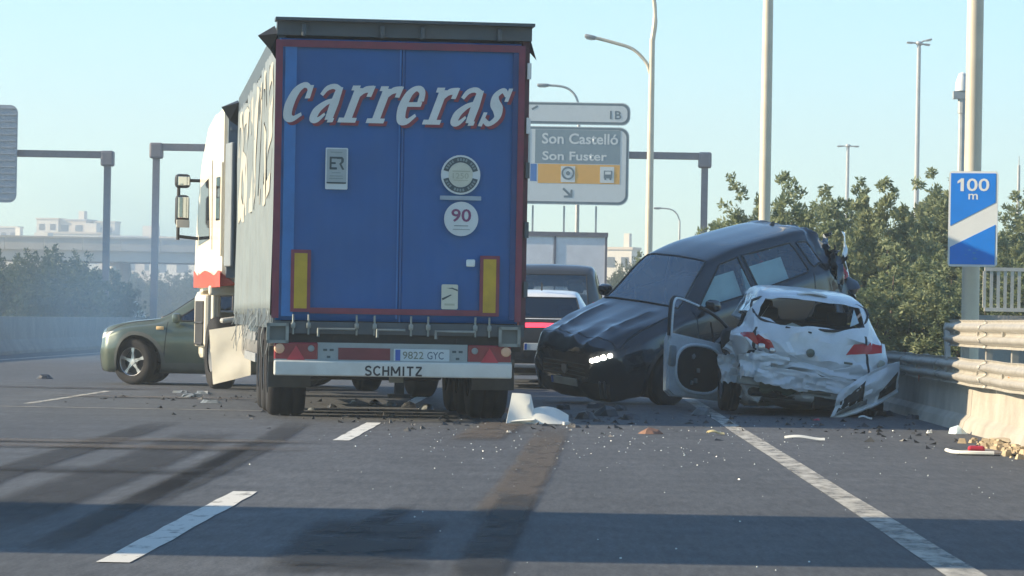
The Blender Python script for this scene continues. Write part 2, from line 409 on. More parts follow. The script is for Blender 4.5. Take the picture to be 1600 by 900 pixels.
# ------------------------------------------------------------------ left-hand barrier
mw = empty('median_barrier', (-13.5, 0, 0), label='grey concrete median barrier on the far left beyond the road', cat='barrier')
for k in range(24):
    y0 = 56 + 6 * k
    MB().prism([(-.3, 0), (-.3, .08), (-.12, .35), (-.08, .9), (.08, .9), (.12, .35), (.3, .08), (.3, 0)], 5.97, 'XZ', y0).build('barrier_block', M('sooty concrete', (.22, .22, .21), .9, var=.2, scale=1.5, dirt=.5, dirtcol=(.12, .12, .11)), mw)  # concrete darkened towards its shaded look, since sky and smoke pale it

# ------------------------------------------------------------------ poles, lamps, sign
def pole(name, px, Y, d, h, label, cat='lamp post', mat=polemat):
    o = empty(name, (GX(px, Y, 250), Y, 0), label=label, cat=cat)
    MB().tube([(0, 0, 0), (0, 0, h * .5), (0, 0, h)], [d / 2 * 1.12, d / 2, d / 2 * .72], 14).build('shaft', mat, o, True)
    MB().lathe([(d * .9, 0), (d * .9, .04), (d * .62, .05), (d * .6, .3), (d * .5, .32)], 14, 'Z').build('base_flange', steel, o, True)
    return o
def lamp_head(parent, p, d, L=.75):
    d = Vector(d).normalized(); up = Vector((0, 0, 1)); s = d.cross(up).normalized(); rot = Matrix((s, d, s.cross(d))).transposed()
    m = MB(); m.rbox(Vector(p) + d * L / 2, (.26, L, .10), .04, rot)
    h = m.build('lamp_head', M('lamp housing', (.30, .31, .31), .5, .3), parent, True)
    MB().rbox(Vector(p) + d * L * .55 - rot @ Vector((0, 0, .055)), (.20, L * .6, .03), .012, rot).build('lens', M('lamp lens', (.55, .56, .52), .2), h)
# near pole carrying the sign
p1 = pole('lamp_post', 1520, 38.5, .175, 11, 'thick cream lamp post behind the crash barrier beside the blue distance sign')
MB().tube(cr([(0, 0, 10.9), (-.3, 0, 11.4), (-1.4, 0, 11.7)], 5), .05).build('arm', polemat, p1, True); lamp_head(p1, (-1.4, 0, 11.7), (-1, 0, .05))
# second pole
Y2 = 62; p2 = pole('lamp_post', 1196, Y2, .19, 11, 'plain cream lamp post rising behind the dark wrecked car')
MB().tube(cr([(0, 0, 10.9), (-.3, 0, 11.4), (-1.4, 0, 11.7)], 5), .05).build('arm', polemat, p2, True); lamp_head(p2, (-1.4, 0, 11.7), (-1, 0, .05))
# third pole: two curved arms of different height
Y3 = 92; p3 = pole('lamp_post', 1016, Y3, .19, GZ(60, Y3, 1016), 'cream lamp post with two curved arms beside the gantry sign')
zt = GZ(60, Y3, 1016)
MB().tube(cr([(0, 0, zt - .1), (.06, 0, zt + .55), (-.05, 0, zt + 1.2), (-.6, 0, zt + 1.9), (-1.5, 0, zt + 2.2)], 6), [.07] * 6 + [.055] * 19).build('arm', polemat, p3, True)
lamp_head(p3, (-1.5, 0, zt + 2.2), (-1, 0, .1))
za = GZ(115, Y3, 1016)
MB().tube(cr([(-.04, 0, za), (-.16, 0, za + .3), (-.5, 0, za + .62), (-1.0, 0, za + .78), (-1.5, 0, za + .9)], 6), .045).build('arm', polemat, p3, True)
lamp_head(p3, (-1.45, 0, za + .88), (-1, 0, .22), .3)
# two-headed lamps far right
lampm = M('far lamp steel', (.40, .41, .40), .5, .3)
def multi(px, py, Y, label, dirs, d):
    h = GZ(py, Y, px); o = empty('lamp_post', (GX(px, Y, py), Y, 0), label=label, cat='lamp post')
    MB().tube([(0, 0, 0), (0, 0, h)], [d * .6, d * .4], 10).build('shaft', lampm, o, True)
    MB().lathe([(.02, .12), (.16, .1), (.2, 0), (.14, -.1), (.02, -.12)], 12, 'Z', (0, 0, h)).build('crown', lampm, o, True)
    for (dx, dz, L) in dirs:
        MB().tube([(0, 0, h), (dx * L * .5, 0, h + dz * L * .7), (dx * L, 0, h + dz * L)], .05, 8).build('arm', lampm, o, True)
        lamp_head(o, (dx * L * .7, 0, h + dz * L * .8), (dx, 0, dz * .6), L * .75)
multi(1436, 68, 200, 'tall three armed lamp post above the green bushes', ((-1, .08, .48), (1, .4, .50), (.9, -.12, .45)), .28)
multi(1325, 228, 260, 'far thin two armed lamp post above the bushes', ((-1, -.05, .55), (1, -.05, .55)), .28)
for (px, py, Y, lab) in ((1592, 258, 120, 'thin bare pole behind the bushes at the blue sign'), (1503, 170, 75, 'slim camera mast with a white dome head behind the thick lamp post')):
    h = GZ(py, Y, px); o = empty('mast', (GX(px, Y, py), Y, 0), label=lab, cat='mast')
    MB().tube([(0, 0, 0), (0, 0, h)], [.1, .045 if Y > 100 else .07], 10).build('shaft', lampm, o, True)
    if Y < 100:
        z0 = GZ(140, Y, 1503); MB().lathe([(.0, .62), (.08, .58), (.14, .40), (.15, .22), (.05, .2)], 14, 'Z', (.0, 0, z0 - .25)).build('dome', white_vinyl, o, True)
        MB().tube([(0, 0, h - .1), (0, 0, z0)], .09, 10).build('collar', lampm, o, True)
        MB().box((-.06, 0, z0 - .12), (.26, .2, .16)).build('bracket', lampm, o)
    else:
        MB().tube([(0, 0, h), (0, 0, h + .3)], .015, 6).build('tip', lampm, o)
# small curved lamps far away
for (px, py, Y, lab) in ((1062, 345, 190, 'tiny far street lamp with a drooping curved arm'), (905, 165, 118, 'street lamp arm curving out above the gantry sign')):
    h = GZ(py, Y, px); o = empty('lamp_post', (GX(px, Y, py), Y, 0), label=lab, cat='lamp post')
    MB().tube([(0, 0, 0), (0, 0, h * .6), (0, 0, h)], [.09, .07, .05], 8).build('shaft', lampm, o, True)
    MB().tube(cr([(0, 0, h - .02), (-.15, 0, h + .35), (-.5, 0, h + .6), (-1.15, 0, h + .66)], 5), .04).build('arm', lampm, o, True)
    lamp_head(o, (-1.0, 0, h + .65), (-1, 0, 0), .4)

# blue distance sign
Ys = 37.9
sg = empty('distance_sign', (GX(1520, Ys, 342), Ys, GZ(342, Ys, 1520)), R(-14), label='blue exit distance sign reading 100 m with a white diagonal band', cat='sign')
W_, H_ = 77 * Ys / F, 149 * Ys / F
signwhite = M('reflective white', (.66, .68, .66), .4, var=.04); signblue = M('reflective blue', (.005, .19, .66), .4, var=.06)
MB().prism(rrect(0, 0, W_, H_, .035), .03, 'XZ', 0).build('panel', signwhite, sg)
MB().prism([(-.225, .455), (.225, .455), (.225, .165), (-.225, -.055)] if 0 else [(-W_ / 2 + .022, H_ / 2 - .022), (W_ / 2 - .022, H_ / 2 - .022), (W_ / 2 - .022, .175), (-W_ / 2 + .022, -.075)], .003, 'XZ', -.004).build('blue_field', signblue, sg)
MB().prism([(-W_ / 2 + .022, -H_ / 2 + .022), (W_ / 2 - .022, -H_ / 2 + .022), (W_ / 2 - .022, -.06), (-W_ / 2 + .022, -.30)], .003, 'XZ', -.004).build('blue_field', signblue, sg)
text('lettering', '00', signwhite, sg, .24, .135, (.05, -.006, .36), bold=.012)
MB().prism([(-.135, .2925), (-.100, .2925), (-.100, .4275), (-.128, .4275), (-.168, .398), (-.168, .372), (-.135, .390)], .002, 'XZ', -.0065).build('lettering', signwhite, sg)
text('lettering', 'm', signwhite, sg, .10, .06, (.0, -.006, .235), bold=.012)
sc = M('scuffed blue', (.05, .30, .62), .6, var=.3)
for (x, z, w, h) in ((-.03, -.33, .05, .02), (.02, -.36, .05, .022), (.05, -.335, .03, .012), (-.07, -.38, .03, .012), (.03, -.42, .06, .03)):
    MB().prism([(x - w / 2, z), (x, z + h / 2), (x + w / 2, z), (x, z - h / 2)], .001, 'XZ', -.0055).build('scuff', sc, sg)
for z in (.25, -.25): MB().box((0, .12, z), (.22, .16, .04)).build('bracket', steel, sg)

# ------------------------------------------------------------------ gantries
gm = M('gantry paint', (.20, .19, .21), .55, .2, var=.12, dirt=.15)
def gantry(name, label, pxs, py, Y, x0, x1):
    o = empty(name, (0, Y, 0), label=label, cat='gantry'); z = GZ(py, Y, pxs[-1] if len(pxs) == 1 else 668)
    for px in pxs:
        x = GX(px, Y); MB().tube([(x, 0, 0), (x, 0, z)], .15, 4).build('post', gm, o)
        MB().rbox((x, 0, z - .12), (.42, .42, .5), .06).build('corner_joint', gm, o)
        MB().box((x, 0, .02), (.7, .7, .06)).build('base_plate', gm, o)
    MB().box(((x0 + x1) / 2, 0, z), (x1 - x0, .3, .22)).build('beam', gm, o)
    return o
Yg = 114
gan = gantry('sign_gantry', 'steel gantry spanning the lanes carrying the exit sign', (240, 1097), 237, Yg, GX(240, Yg), GX(1097, Yg))
Yl = 116
gl_ = gantry('sign_gantry', 'steel gantry over the opposite carriageway with the back of a sign', (164,), 242, Yl, GX(-420, Yl), GX(164, Yl))
xl = GX(-420, Yl); MB().tube([(xl, 0, 0), (xl, 0, GZ(242, Yl))], .15, 4).build('post', gm, gl_)
# rear of sign, left
bs = empty('gantry_sign', (GX(-60, Yl - .4), Yl - .4, GZ(241, Yl, 10)), label='grey ribbed back of a road sign on the left gantry', cat='sign')
w = 164 * Yl / F; h = 152 * Yl / F
greyback = M('aluminium back', (.33, .36, .40), .5, .4, var=.1)
MB().prism(rrect(0, 0, w, h, .25), .05, 'XZ', 0).build('panel', greyback, bs)
for k in range(15): MB().box((0, -.02, -h / 2 + h * (k + .5) / 15), (w - .1, .035, .04)).build('rib', greyback, bs)
MB().box((0, .2, 0), (w * .8, .3, .1)).build('bracket', gm, bs)
# main sign
Yp = Yg - .45
def sx(px): return GX(px, Yp, 240)
def sz(py): return GZ(py, Yp, 905)
ms = empty('gantry_sign', (0, Yp, 0), label='white exit sign 1B with grey and orange destination bands', cat='sign')
sw = M('sign white', (.62, .65, .63), .45, var=.04); sdk = M('sign dark line', (.13, .18, .20), .5); sgy = M('sign grey', (.20, .27, .30), .5, var=.05)
sor = M('sign orange', (.72, .38, .08), .5, var=.05); sbl = M('sign blue', (.03, .16, .42), .5)
XL = 700
def frame_panel(nm, x0, x1, y0, y1, r):
    cx, cz, w, h = (sx(x0) + sx(x1)) / 2, (sz(y0) + sz(y1)) / 2, sx(x1) - sx(x0), sz(y0) - sz(y1)
    p = MB().prism(rrect(cx, cz, w, h, r), .06, 'XZ', 0).build(nm, sw, ms)
    MB().prism(rrect(cx, cz, w - .05, h - .05, r * .95), .003, 'XZ', -.004).build('border', sdk, p)
    MB().prism(rrect(cx, cz, w - .19, h - .19, r * .8), .003, 'XZ', -.008).build('face', sw, p)
    return p
a = frame_panel('top_panel', XL, 984, 160, 195, .25); b = frame_panel('main_panel', XL, 983, 198, 320, .3)
def rect(nm, x0, x1, y0, y1, m, off, par=ms):
    return MB().prism([(sx(x0), sz(y1)), (sx(x1), sz(y1)), (sx(x1), sz(y0)), (sx(x0), sz(y0))], .003, 'XZ', off).build(nm, m, par)
rect('grey_field', 836, 969, 203, 256, sgy, -.012); rect('grey_field', 710, 828, 203, 256, sgy, -.012)
rect('orange_band', 841, 969, 257, 287, sor, -.012); rect('blue_square', 829, 839, 257, 284, sbl, -.012)
rect('blue_square', 715, 820, 257, 284, sbl, -.012)
text('lettering', '1B', sdk, ms, 18 * Yp / F, 13 * Yp / F, (sx(961), -.012, sz(179)), bold=.02)
text('lettering', 'Son Castelló', sw, ms, 119 * Yp / F, 17 * Yp / F, (sx(906), -.017, sz(217)), bold=.02)
text('lettering', 'Son Fuster', sw, ms, 101 * Yp / F, 14 * Yp / F, (sx(898), -.017, sz(244)), bold=.02)
# ring symbol, bus symbol, arrows
def ring(cx, cy, r0, r1, m, off, nm='ring_symbol'):
    mb = MB(); n = 24; v = []; f = []
    for k in range(n):
        a = 2 * math.pi * k / n
        v += [(cx + r0 * math.cos(a), off, cy + r0 * math.sin(a)), (cx + r1 * math.cos(a), off, cy + r1 * math.sin(a))]
    for k in range(n): f.append((2 * k, 2 * k + 1, (2 * k + 3) % (2 * n), (2 * k + 2) % (2 * n)))
    return mb.add(v, f).build(nm, m, ms, fix=False)
rect('symbol_field', 877, 899, 260, 285, sw, -.017)
ring(sx(888), sz(271), .15, .21, sdk, -.022)
MB().prism(circle(sx(888), sz(271), .07, 10), .003, 'XZ', -.024).build('ring_centre', sdk, ms)
rect('symbol_field', 938, 960, 260, 285, sw, -.017)
rect('bus_symbol', 944, 957, 266, 278, sdk, -.022); rect('bus_window', 946, 955, 267.5, 272, sw, -.027); rect('bus_wheel', 945, 948, 278, 280.5, sdk, -.022); rect('bus_wheel', 953, 956, 278, 280.5, sdk, -.022)
def poly_px(nm, pts, m, off): return MB().prism([(sx(a), sz(b)) for a, b in pts], .003, 'XZ', off).build(nm, m, ms)
poly_px('arrow_shaft', [(879.5, 296), (882, 293.5), (893, 304), (890.5, 306.5)], sdk, -.012)
poly_px('arrow_head', [(895.5, 296.5), (895.5, 309), (882, 309), (882, 306), (892.5, 306), (892.5, 296.5)][:3] + [(882, 306), (892, 305.5), (892.5, 296.5)], sdk, -.013)
poly_px('arrow_shaft', [(829, 171), (831, 173.5), (840, 168), (838, 165.5)], sdk, -.012)
for px in (834, 883, 933):
    MB().box((sx(px), .12, sz(322) / 2), (.06, .08, sz(322))).build('sign_leg', lampm, ms)

# ------------------------------------------------------------------ unseen overhead span, added to shade the near lanes
fb = empty('shade_span', (-3, 16.3, 0), label='unseen concrete span added overhead to shade the near lanes', cat='bridge')
zb = 6.4
MB().box((-6, -.1, zb + .35), (64, 3.7, .7)).build('deck', concrete, fb)
for yy in (-1.9, 1.7): MB().box((-6, yy, zb + 1.2), (64, .12, 1.0)).build('parapet', concrete, fb)
for xx in (-25, 12.5): MB().tube([(xx, -.1, -.03), (xx, -.1, zb)], .5, 16).build('pier', concrete, fb, True)
# ------------------------------------------------------------------ generic car shell
def pchip(xs, ys):
    n = len(xs); h = [xs[i + 1] - xs[i] for i in range(n - 1)]; dl = [(ys[i + 1] - ys[i]) / h[i] for i in range(n - 1)]
    d = [0.] * n; d[0] = dl[0]; d[-1] = dl[-1]
    for i in range(1, n - 1):
        if dl[i - 1] * dl[i] > 0:
            w1 = 2 * h[i] + h[i - 1]; w2 = h[i] + 2 * h[i - 1]; d[i] = (w1 + w2) / (w1 / dl[i - 1] + w2 / dl[i])
    def f(x):
        x = min(max(x, xs[0]), xs[-1]); i = 0
        while i < n - 2 and x > xs[i + 1]: i += 1
        t = (x - xs[i]) / h[i]; t2, t3 = t * t, t ** 3
        return ys[i] * (2 * t3 - 3 * t2 + 1) + h[i] * d[i] * (t3 - 2 * t2 + t) + ys[i + 1] * (-2 * t3 + 3 * t2) + h[i] * d[i + 1] * (t3 - t2)
    return f
BD = [0, .04, .12, .26, .6, 1.0, 1.18, 1.95, 2.45, 3.3, 3.8, 4.13, 4.25, 4.3]
BT = dict(
    zb=[.30, .25, .21, .19, .19, .19, .19, .19, .19, .20, .23, .27, .32, .38],
    ztop=[.68, .81, .90, .955, 1.015, 1.06, 1.085, 1.53, 1.58, 1.565, 1.505, 1.14, 1.01, .86],
    zt=[.62, .75, .84, .895, .955, 1.005, 1.03, 1.455, 1.505, 1.49, 1.43, 1.08, .95, .80],
    wt=[.36, .50, .62, .70, .75, .77, .76, .60, .595, .59, .57, .62, .62, .52],
    zsh=[.56, .66, .74, .80, .88, .93, .955, .985, .995, 1.03, 1.05, 1.0, .89, .76],
    wsh=[.42, .58, .71, .80, .865, .88, .88, .88, .88, .87, .85, .81, .76, .64],
    wm=[.46, .62, .75, .84, .895, .90, .90, .90, .90, .90, .88, .84, .79, .66],
    zm=[.50, .52, .55, .57, .60, .62, .62, .62, .62, .63, .64, .64, .62, .60],
    wb=[.40, .56, .69, .78, .83, .84, .84, .84, .84, .84, .82, .78, .72, .58])
def shell(sp):
    L, W, H = sp['L'], sp['W'], sp['H']; kl, kw, kh = L / 4.3, W / 1.8, H / 1.58
    T = {k: list(v) for k, v in BT.items()}
    for k, v in sp.get('over', {}).items():
        for i, val in v.items(): T[k][i] = val
    fn = {k: pchip(BD, v) for k, v in T.items()}
    NS = sp.get('ns', 96); ds = []
    for i in range(NS + 1):
        t = i / NS; ds.append(4.3 * (.5 - .5 * math.cos(math.pi * t)) * .45 + 4.3 * t * .55)
    sub = [3, 3, 4, 4, 2, 6, 2, 3, 3, 3]
    def half(d):
        g = {k: f(d) for k, f in fn.items()}
        P = [(0, g['zb']), (g['wb'] - .10, g['zb']), (g['wb'], g['zb'] + .09), (g['wm'], g['zm']), (g['wsh'], g['zsh'] - .03), (g['wsh'] - .025, g['zsh'] + .012),
             (g['wt'] + .012, g['zt'] - .03), (g['wt'] - .04, g['zt'] + .55 * (g['ztop'] - g['zt'])), (g['wt'] * .68, g['zt'] + .85 * (g['ztop'] - g['zt'])), (g['wt'] * .34, g['ztop'] - .06 * (g['ztop'] - g['zt'])), (0, g['ztop'])]
        V = [Vector((a, b, 0)) for a, b in P]; E = [Vector((-V[1].x, V[1].y, 0))] + V + [Vector((-V[-2].x, V[-2].y, 0))]
        out = []
        for i in range(1, len(E) - 2):
            a, b, c, dd = E[i - 1], E[i], E[i + 1], E[i + 2]
            ten = .5 if i not in (6,) else .25
            n = sub[i - 1]
            for k in range(n):
                t = k / n; m1 = (c - a) * ten; m2 = (dd - b) * ten
                s = min(1., (c - b).length / max((c - a).length * .5, 1e-6)); s2 = min(1., (c - b).length / max((dd - b).length * .5, 1e-6))
                m1 *= s; m2 *= s2; t2, t3 = t * t, t ** 3
                out.append(b * (2 * t3 - 3 * t2 + 1) + m1 * (t3 - 2 * t2 + t) + c * (-2 * t3 + 3 * t2) + m2 * (t3 - t2))
        out.append(V[-1]); return [(p.x, p.y) for p in out]
    bm = bmesh.new(); rings = []
    def ring(pts, d):
        full = pts + [(-x, z) for x, z in reversed(pts[1:-1])]
        return [bm.verts.new((x * kw, (2.15 - d) * kl, z * kh)) for x, z in full]
    h0 = half(0); h1 = half(4.3)
    def shrink(h, k):
        cz = (h[0][1] + h[-1][1]) / 2; return [(x * k, cz + (z - cz) * k) for x, z in h]
    for k, o in ((.04, .030), (.3, .028), (.6, .022), (.85, .012)): rings.append(ring(shrink(h0, k), -o))
    for d in ds: rings.append(ring(half(d), d))
    for k, o in ((.85, .012), (.6, .022), (.3, .028), (.04, .030)): rings.append(ring(shrink(h1, k), 4.3 + o))
    n = len(rings[0])
    for a, b in zip(rings, rings[1:]):
        for i in range(n): bm.faces.new((a[i], a[(i + 1) % n], b[(i + 1) % n], b[i]))
    bm.faces.new(rings[0]); bm.faces.new(list(reversed(rings[-1])))
    bmesh.ops.recalc_face_normals(bm, faces=bm.faces)
    lay = bm.faces.layers.int.new('part'); bm.normal_update()
    names = ['body']
    def cut(poly, axis, part, cond=lambda c, n: True, mirror=False, only=None):
        """split faces along the polygon seen along an axis and hand them to a part. polygon in base units"""
        if mirror: cut([(-a, b) for a, b in poly] if axis in 'yz' else poly, axis, part, (lambda c, n: cond(Vector((-c.x, c.y, c.z)), Vector((-n.x, n.y, n.z)))), False, only)
        if axis == 'x': pl = [((2.15 - a) * kl, b * kh) for a, b in poly]; ia, ib = 1, 2
        elif axis == 'y': pl = [(a * kw, b * kh) for a, b in poly]; ia, ib = 0, 2
        else: pl = [(a * kw, (2.15 - b) * kl) for a, b in poly]; ia, ib = 0, 1
        area = sum(pl[i][0] * pl[(i + 1) % len(pl)][1] - pl[(i + 1) % len(pl)][0] * pl[i][1] for i in range(len(pl)))
        if area < 0: pl = pl[::-1]
        lo = [min(p[i] for p in pl) - .02 for i in (0, 1)]; hi = [max(p[i] for p in pl) + .02 for i in (0, 1)]
        def near(f):
            a = [v.co[ia] for v in f.verts]; b = [v.co[ib] for v in f.verts]
            return max(a) > lo[0] and min(a) < hi[0] and max(b) > lo[1] and min(b) < hi[1] and cond(f.calc_center_median(), f.normal) and (only is None or f[lay] in only)
        if part not in names: names.append(part)
        pid = names.index(part)
        for i in range(len(pl)):
            p, q = pl[i], pl[(i + 1) % len(pl)]; e = (q[0] - p[0], q[1] - p[1]); nn = (e[1], -e[0])
            co3 = [0, 0, 0]; no3 = [0, 0, 0]; co3[ia], co3[ib] = p; no3[ia], no3[ib] = nn
            if abs(nn[0]) + abs(nn[1]) < 1e-9: continue
            fs = [f for f in bm.faces if near(f)]
            if not fs: continue
            ge = set(fs)
            for f in fs: ge.update(f.edges); ge.update(f.verts)
            bmesh.ops.bisect_plane(bm, geom=list(ge), dist=1e-5, plane_co=co3, plane_no=no3)
        bm.normal_update()
        for f in bm.faces:
            if near(f):
                c = f.calc_center_median(); a, b = c[ia], c[ib]
                if all((pl[(i + 1) % len(pl)][0] - pl[i][0]) * (b - pl[i][1]) - (pl[(i + 1) % len(pl)][1] - pl[i][1]) * (a - pl[i][0]) > -1e-7 for i in range(len(pl))): f[lay] = pid
    return bm, lay, names, cut, (kl, kw, kh)

def wheel_mb(r, w, seed=0):
    t = MB(); t.lathe([(r * .62, -w / 2 + .01), (r * .8, -w / 2), (r * .93, -w / 2 + .006), (r * .985, -w / 2 + .025), (r, -w / 2 + .05), (r, -.028), (r - .012, -.024), (r - .012, -.014), (r, -.01), (r, .01), (r - .012, .014), (r - .012, .024), (r, .028), (r, w / 2 - .05), (r * .985, w / 2 - .025), (r * .93, w / 2 - .006), (r * .8, w / 2), (r * .62, w / 2 - .01), (r * .60, 0), (r * .62, -w / 2 + .01)], 36)
    return t
def make_wheel(parent, pos, r, w, side, rimmat, rimdark, steer=0., spokes=5, name='wheel'):
    wv = wheel_mb(r, w).build(name, asphalt_dark, parent, 'all'); wv.location = pos; wv.rotation_euler = (0, 0, R(steer))
    m = MB(); x = side * (w / 2 - .035)
    m.lathe([(r * .64, side * (w / 2 - .012)), (r * .60, side * (w / 2 - .02)), (r * .57, x - side * .05), (r * .57, x - side * .12)], 32)
    m.lathe([(.001, x + side * .012), (r * .13, x + side * .01), (r * .16, x - side * .02), (r * .16, x - side * .06)], 16)
    for k in range(spokes):
        for dv in (-9, 9):
            a = 360 * k / spokes + 90; rot = rotm('X', a)
            p = rot @ Vector((0, r * .36, 0)); m.box((x - side * .015 + p.x, p.y, p.z), (.03, r * .50, r * .085), rotm('X', a + dv))
    m.build('rim', rimmat, wv, True)
    d = MB(); d.lathe([(.001, x - side * .10), (r * .58, x - side * .10)], 24); d.build('brake_disc', rimdark, wv)
    return wv
rimdark = M('brake dark', (.03, .03, .033), .6, .3); alloy = M('alloy rim', (.60, .61, .60), .3, .8, var=.1)

def make_car(name, label, cat, sp, paintm, glassm, deform=None, group=None, wheels=True, steer=0., rim=alloy, hub=None, interior=True, cutmore=None, lights=None, trim=plastic, open_rear=False, skip_wheels=(), spokes=5, winbroken=()):
    root = empty(name, label=label, cat=cat, group=group)
    bm, lay, names, cut, (kl, kw, kh) = shell(sp)
    r = sp.get('wr', .335); wbx = (.86, sp.get('wb2', 3.46))
    side = lambda c, n: abs(n.x) > .45
    RA = (r + .055)
    for wd in wbx:
        ar = [(wd + RA / kl * math.cos(R(a)), r / kh + RA / kh * math.sin(R(a))) for a in range(0, 360, 15)]
        cut(ar, 'x', 'arch_hole', lambda c, n: abs(c.x) > .50 * kw and c.z < .9 * kh)
        ar2 = [(wd + (RA + .055) / kl * math.cos(R(a)), r / kh + (RA + .055) / kh * math.sin(R(a))) for a in range(0, 360, 15)]
        if sp.get('cladding', True): cut(ar2, 'x', 'arch_trim', lambda c, n: abs(c.x) > .62 * kw and abs(n.x) > .25 and c.z < .95 * kh, only=[0])
    if sp.get('cladding', True): cut([(.8, .0), (3.6, .0), (3.6, .36), (.8, .36)], 'x', 'sill_trim', lambda c, n: abs(c.x) > .7 * kw and abs(n.x) > .2, only=[0])
    zo = sp.get('zo', 0.)
    cut([(1.45, 1.035), (2.34, 1.04), (2.32, 1.46 + zo), (2.02, 1.435 + zo)], 'x', 'front_side_window', side)
    cut([(2.42, 1.045), (3.28, 1.075), (3.20, 1.44 + zo), (2.40, 1.46 + zo)], 'x', 'rear_side_window', side)
    cut(sp.get('quarter', [(3.36, 1.11), (3.66, 1.16), (3.50, 1.39 + zo), (3.28, 1.43 + zo)]), 'x', 'quarter_window', side)
    cut([(-.68, 1.24), (.68, 1.24), (.535, 1.89), (-.535, 1.89)], 'z', 'windscreen', lambda c, n: n.z > .15 and (2.15 * kl - c.y) < 1.95 * kl)
    rw = sp.get('rearwin', [(-.55, 1.13), (.55, 1.13), (.47, 1.43), (-.47, 1.43)])
    cut(rw, 'y', 'rear_window', lambda c, n: n.y < -.25 and c.y < -1.3 * kl)
    # seams
    if sp.get('seams', True):
        w = .007
        for (a, b) in (((1.30, .32), (1.36, 1.02)), ((2.38, .32), (2.37, 1.48 + zo)), ((3.25, .62), (3.32, 1.05))):
            cut([(a[0] - w, a[1]), (a[0] + w, a[1]), (b[0] + w, b[1]), (b[0] - w, b[1])], 'x', 'seam', side, only=[0])
        cut([(-.74, .20), (.74, .20), (.74, .214), (-.74, .214)], 'z', 'seam', lambda c, n: n.z > .3, only=[0])
        cut([(.725, .2), (.738, .2), (.745, 1.14), (.732, 1.14)], 'z', 'seam', lambda c, n: n.z > .25, True, [0])
    # front end
    front = lambda c, n: n.y > .12 and c.y > 1.55 * kl
    cut(sp.get('headlight', [(.40, .70), (.80, .77), (.79, .86), (.50, .81)]), 'y', 'headlight', front, True, [0])
    cut([(-.42, .50), (.42, .50), (.46, .76), (-.46, .76)], 'y', 'grille', front, only=[0])
    cut([(-.62, .2), (.62, .2), (.66, .46), (-.66, .46)], 'y', 'front_bumper_intake', front, only=[0])
    rear = lambda c, n: n.y < -.12 and c.y < -1.55 * kl
    cut(sp.get('tail', [(.40, .82), (.84, .86), (.82, .99), (.44, .93)]), 'y', 'tail_light', rear, True, [0])
    if sp.get('rear_valance', True): cut([(-.9, .2), (.9, .2), (.9, .46), (-.9, .46)], 'y', 'rear_valance', rear, only=[0])
    if cutmore: cutmore(cut, kl, kw, kh)
    mats = dict(body=paintm, arch_trim=trim, sill_trim=trim, seam=inter, headlight=M('headlight glass', (.55, .58, .58), .12, .2), grille=plastic, front_bumper_intake=plastic,
                tail_light=M('tail light red', (.45, .012, .02), .2, var=.2), rear_valance=trim)
    mats.update(sp.get('mats', {}))
    glassy = {'front_side_window', 'rear_side_window', 'quarter_window', 'windscreen', 'rear_window'}
    dele = [f for f in bm.faces if names[f[lay]] == 'arch_hole' or names[f[lay]] in winbroken]
    bmesh.ops.delete(bm, geom=dele, context='FACES')
    if deform:
        for v in bm.verts: v.co = deform(v.co)
    bm.normal_update()
    parts = {}
    for pid, nm in enumerate(names):
        fs = [f for f in bm.faces if f[lay] == pid]
        if not fs: continue
        # loose islands left / right become parts of their own
        groups = [fs]
        if nm != 'body' and nm not in ('windscreen', 'rear_window'):
            todo = set(fs); groups = []; small = []
            while todo:
                st = [todo.pop()]; gr_ = []
                while st:
                    f = st.pop(); gr_.append(f)
                    for e_ in f.edges:
                        for g_ in e_.link_faces:
                            if g_ in todo: todo.remove(g_); st.append(g_)
                (groups if len(gr_) > 3 else small).append(gr_)
            for q in small:
                if groups and nm in ('torn_hole', 'grille', 'front_bumper_intake', 'rear_valance', 'hatch_panel'): groups[0] += q
                else: groups.append(q)
        for gi, gr in enumerate(groups):
            if not gr: continue
            vi = {}; vv = []; ff = []; ss = []
            for f in gr:
                idx = []
                for v in f.verts:
                    if v.index not in vi or True:
                        k = vi.get(v)
                        if k is None: k = len(vv); vi[v] = k; vv.append(v.co.copy())
                    idx.append(k)
                ff.append(idx)
            me = bpy.data.meshes.new(nm); me.from_pydata([tuple(c) for c in vv], [], ff)
            me.materials.append(glassm if nm in glassy else mats.get(nm, plastic))
            me.polygons.foreach_set('use_smooth', [True] * len(me.polygons)); me.set_sharp_from_angle(angle=R(sp.get('sharp', 50))); me.update()
            o = bpy.data.objects.new(nm, me); C.objects.link(o); o.parent = root; parts.setdefault(nm, []).append(o)
    bm.free()
    # interior
    sz_ = sp.get('seatz', 0.)
    if interior:
        m = MB(); m.rbox((0, -.25 * kl, .40), (1.44 * kw, 2.9 * kl, .16), .05)
        m.rbox((0, .80 * kl, .78 * kh), (1.40 * kw, .42, .34), .10); m.rbox((0, -1.66 * kl, .62 * kh), (1.36 * kw, .25, .5), .06)
        m.build('cabin_floor', inter, root, True)
        for (sx_, sy_) in ((-.37, .12), (.37, .12)):
            s = MB(); s.rbox((sx_ * kw, sy_ * kl, .56), (.50, .52, .18), .07); s.rbox((sx_ * kw, (sy_ - .33) * kl, .86 + sz_ * .6), (.48, .16, .62 + sz_), .07, rotm('X', 12)); s.rbox((sx_ * kw, (sy_ - .40) * kl, 1.24 * kh + sz_), (.26, .11, .20), .05)
            s.build('seat', M('seat cloth', (.035, .037, .042), .9), root, True)
        s = MB(); s.rbox((0, -.72 * kl, .56), (1.3 * kw, .5, .18), .07); s.rbox((0, -1.05 * kl, .84), (1.28 * kw, .15, .56), .06, rotm('X', 14))
        for q in (-.4, .4): s.rbox((q * kw, -1.12 * kl, 1.18 * kh + sz_), (.25, .1, .16), .04)
        s.build('seat', M('seat cloth', (.035, .037, .042), .9), root, True)
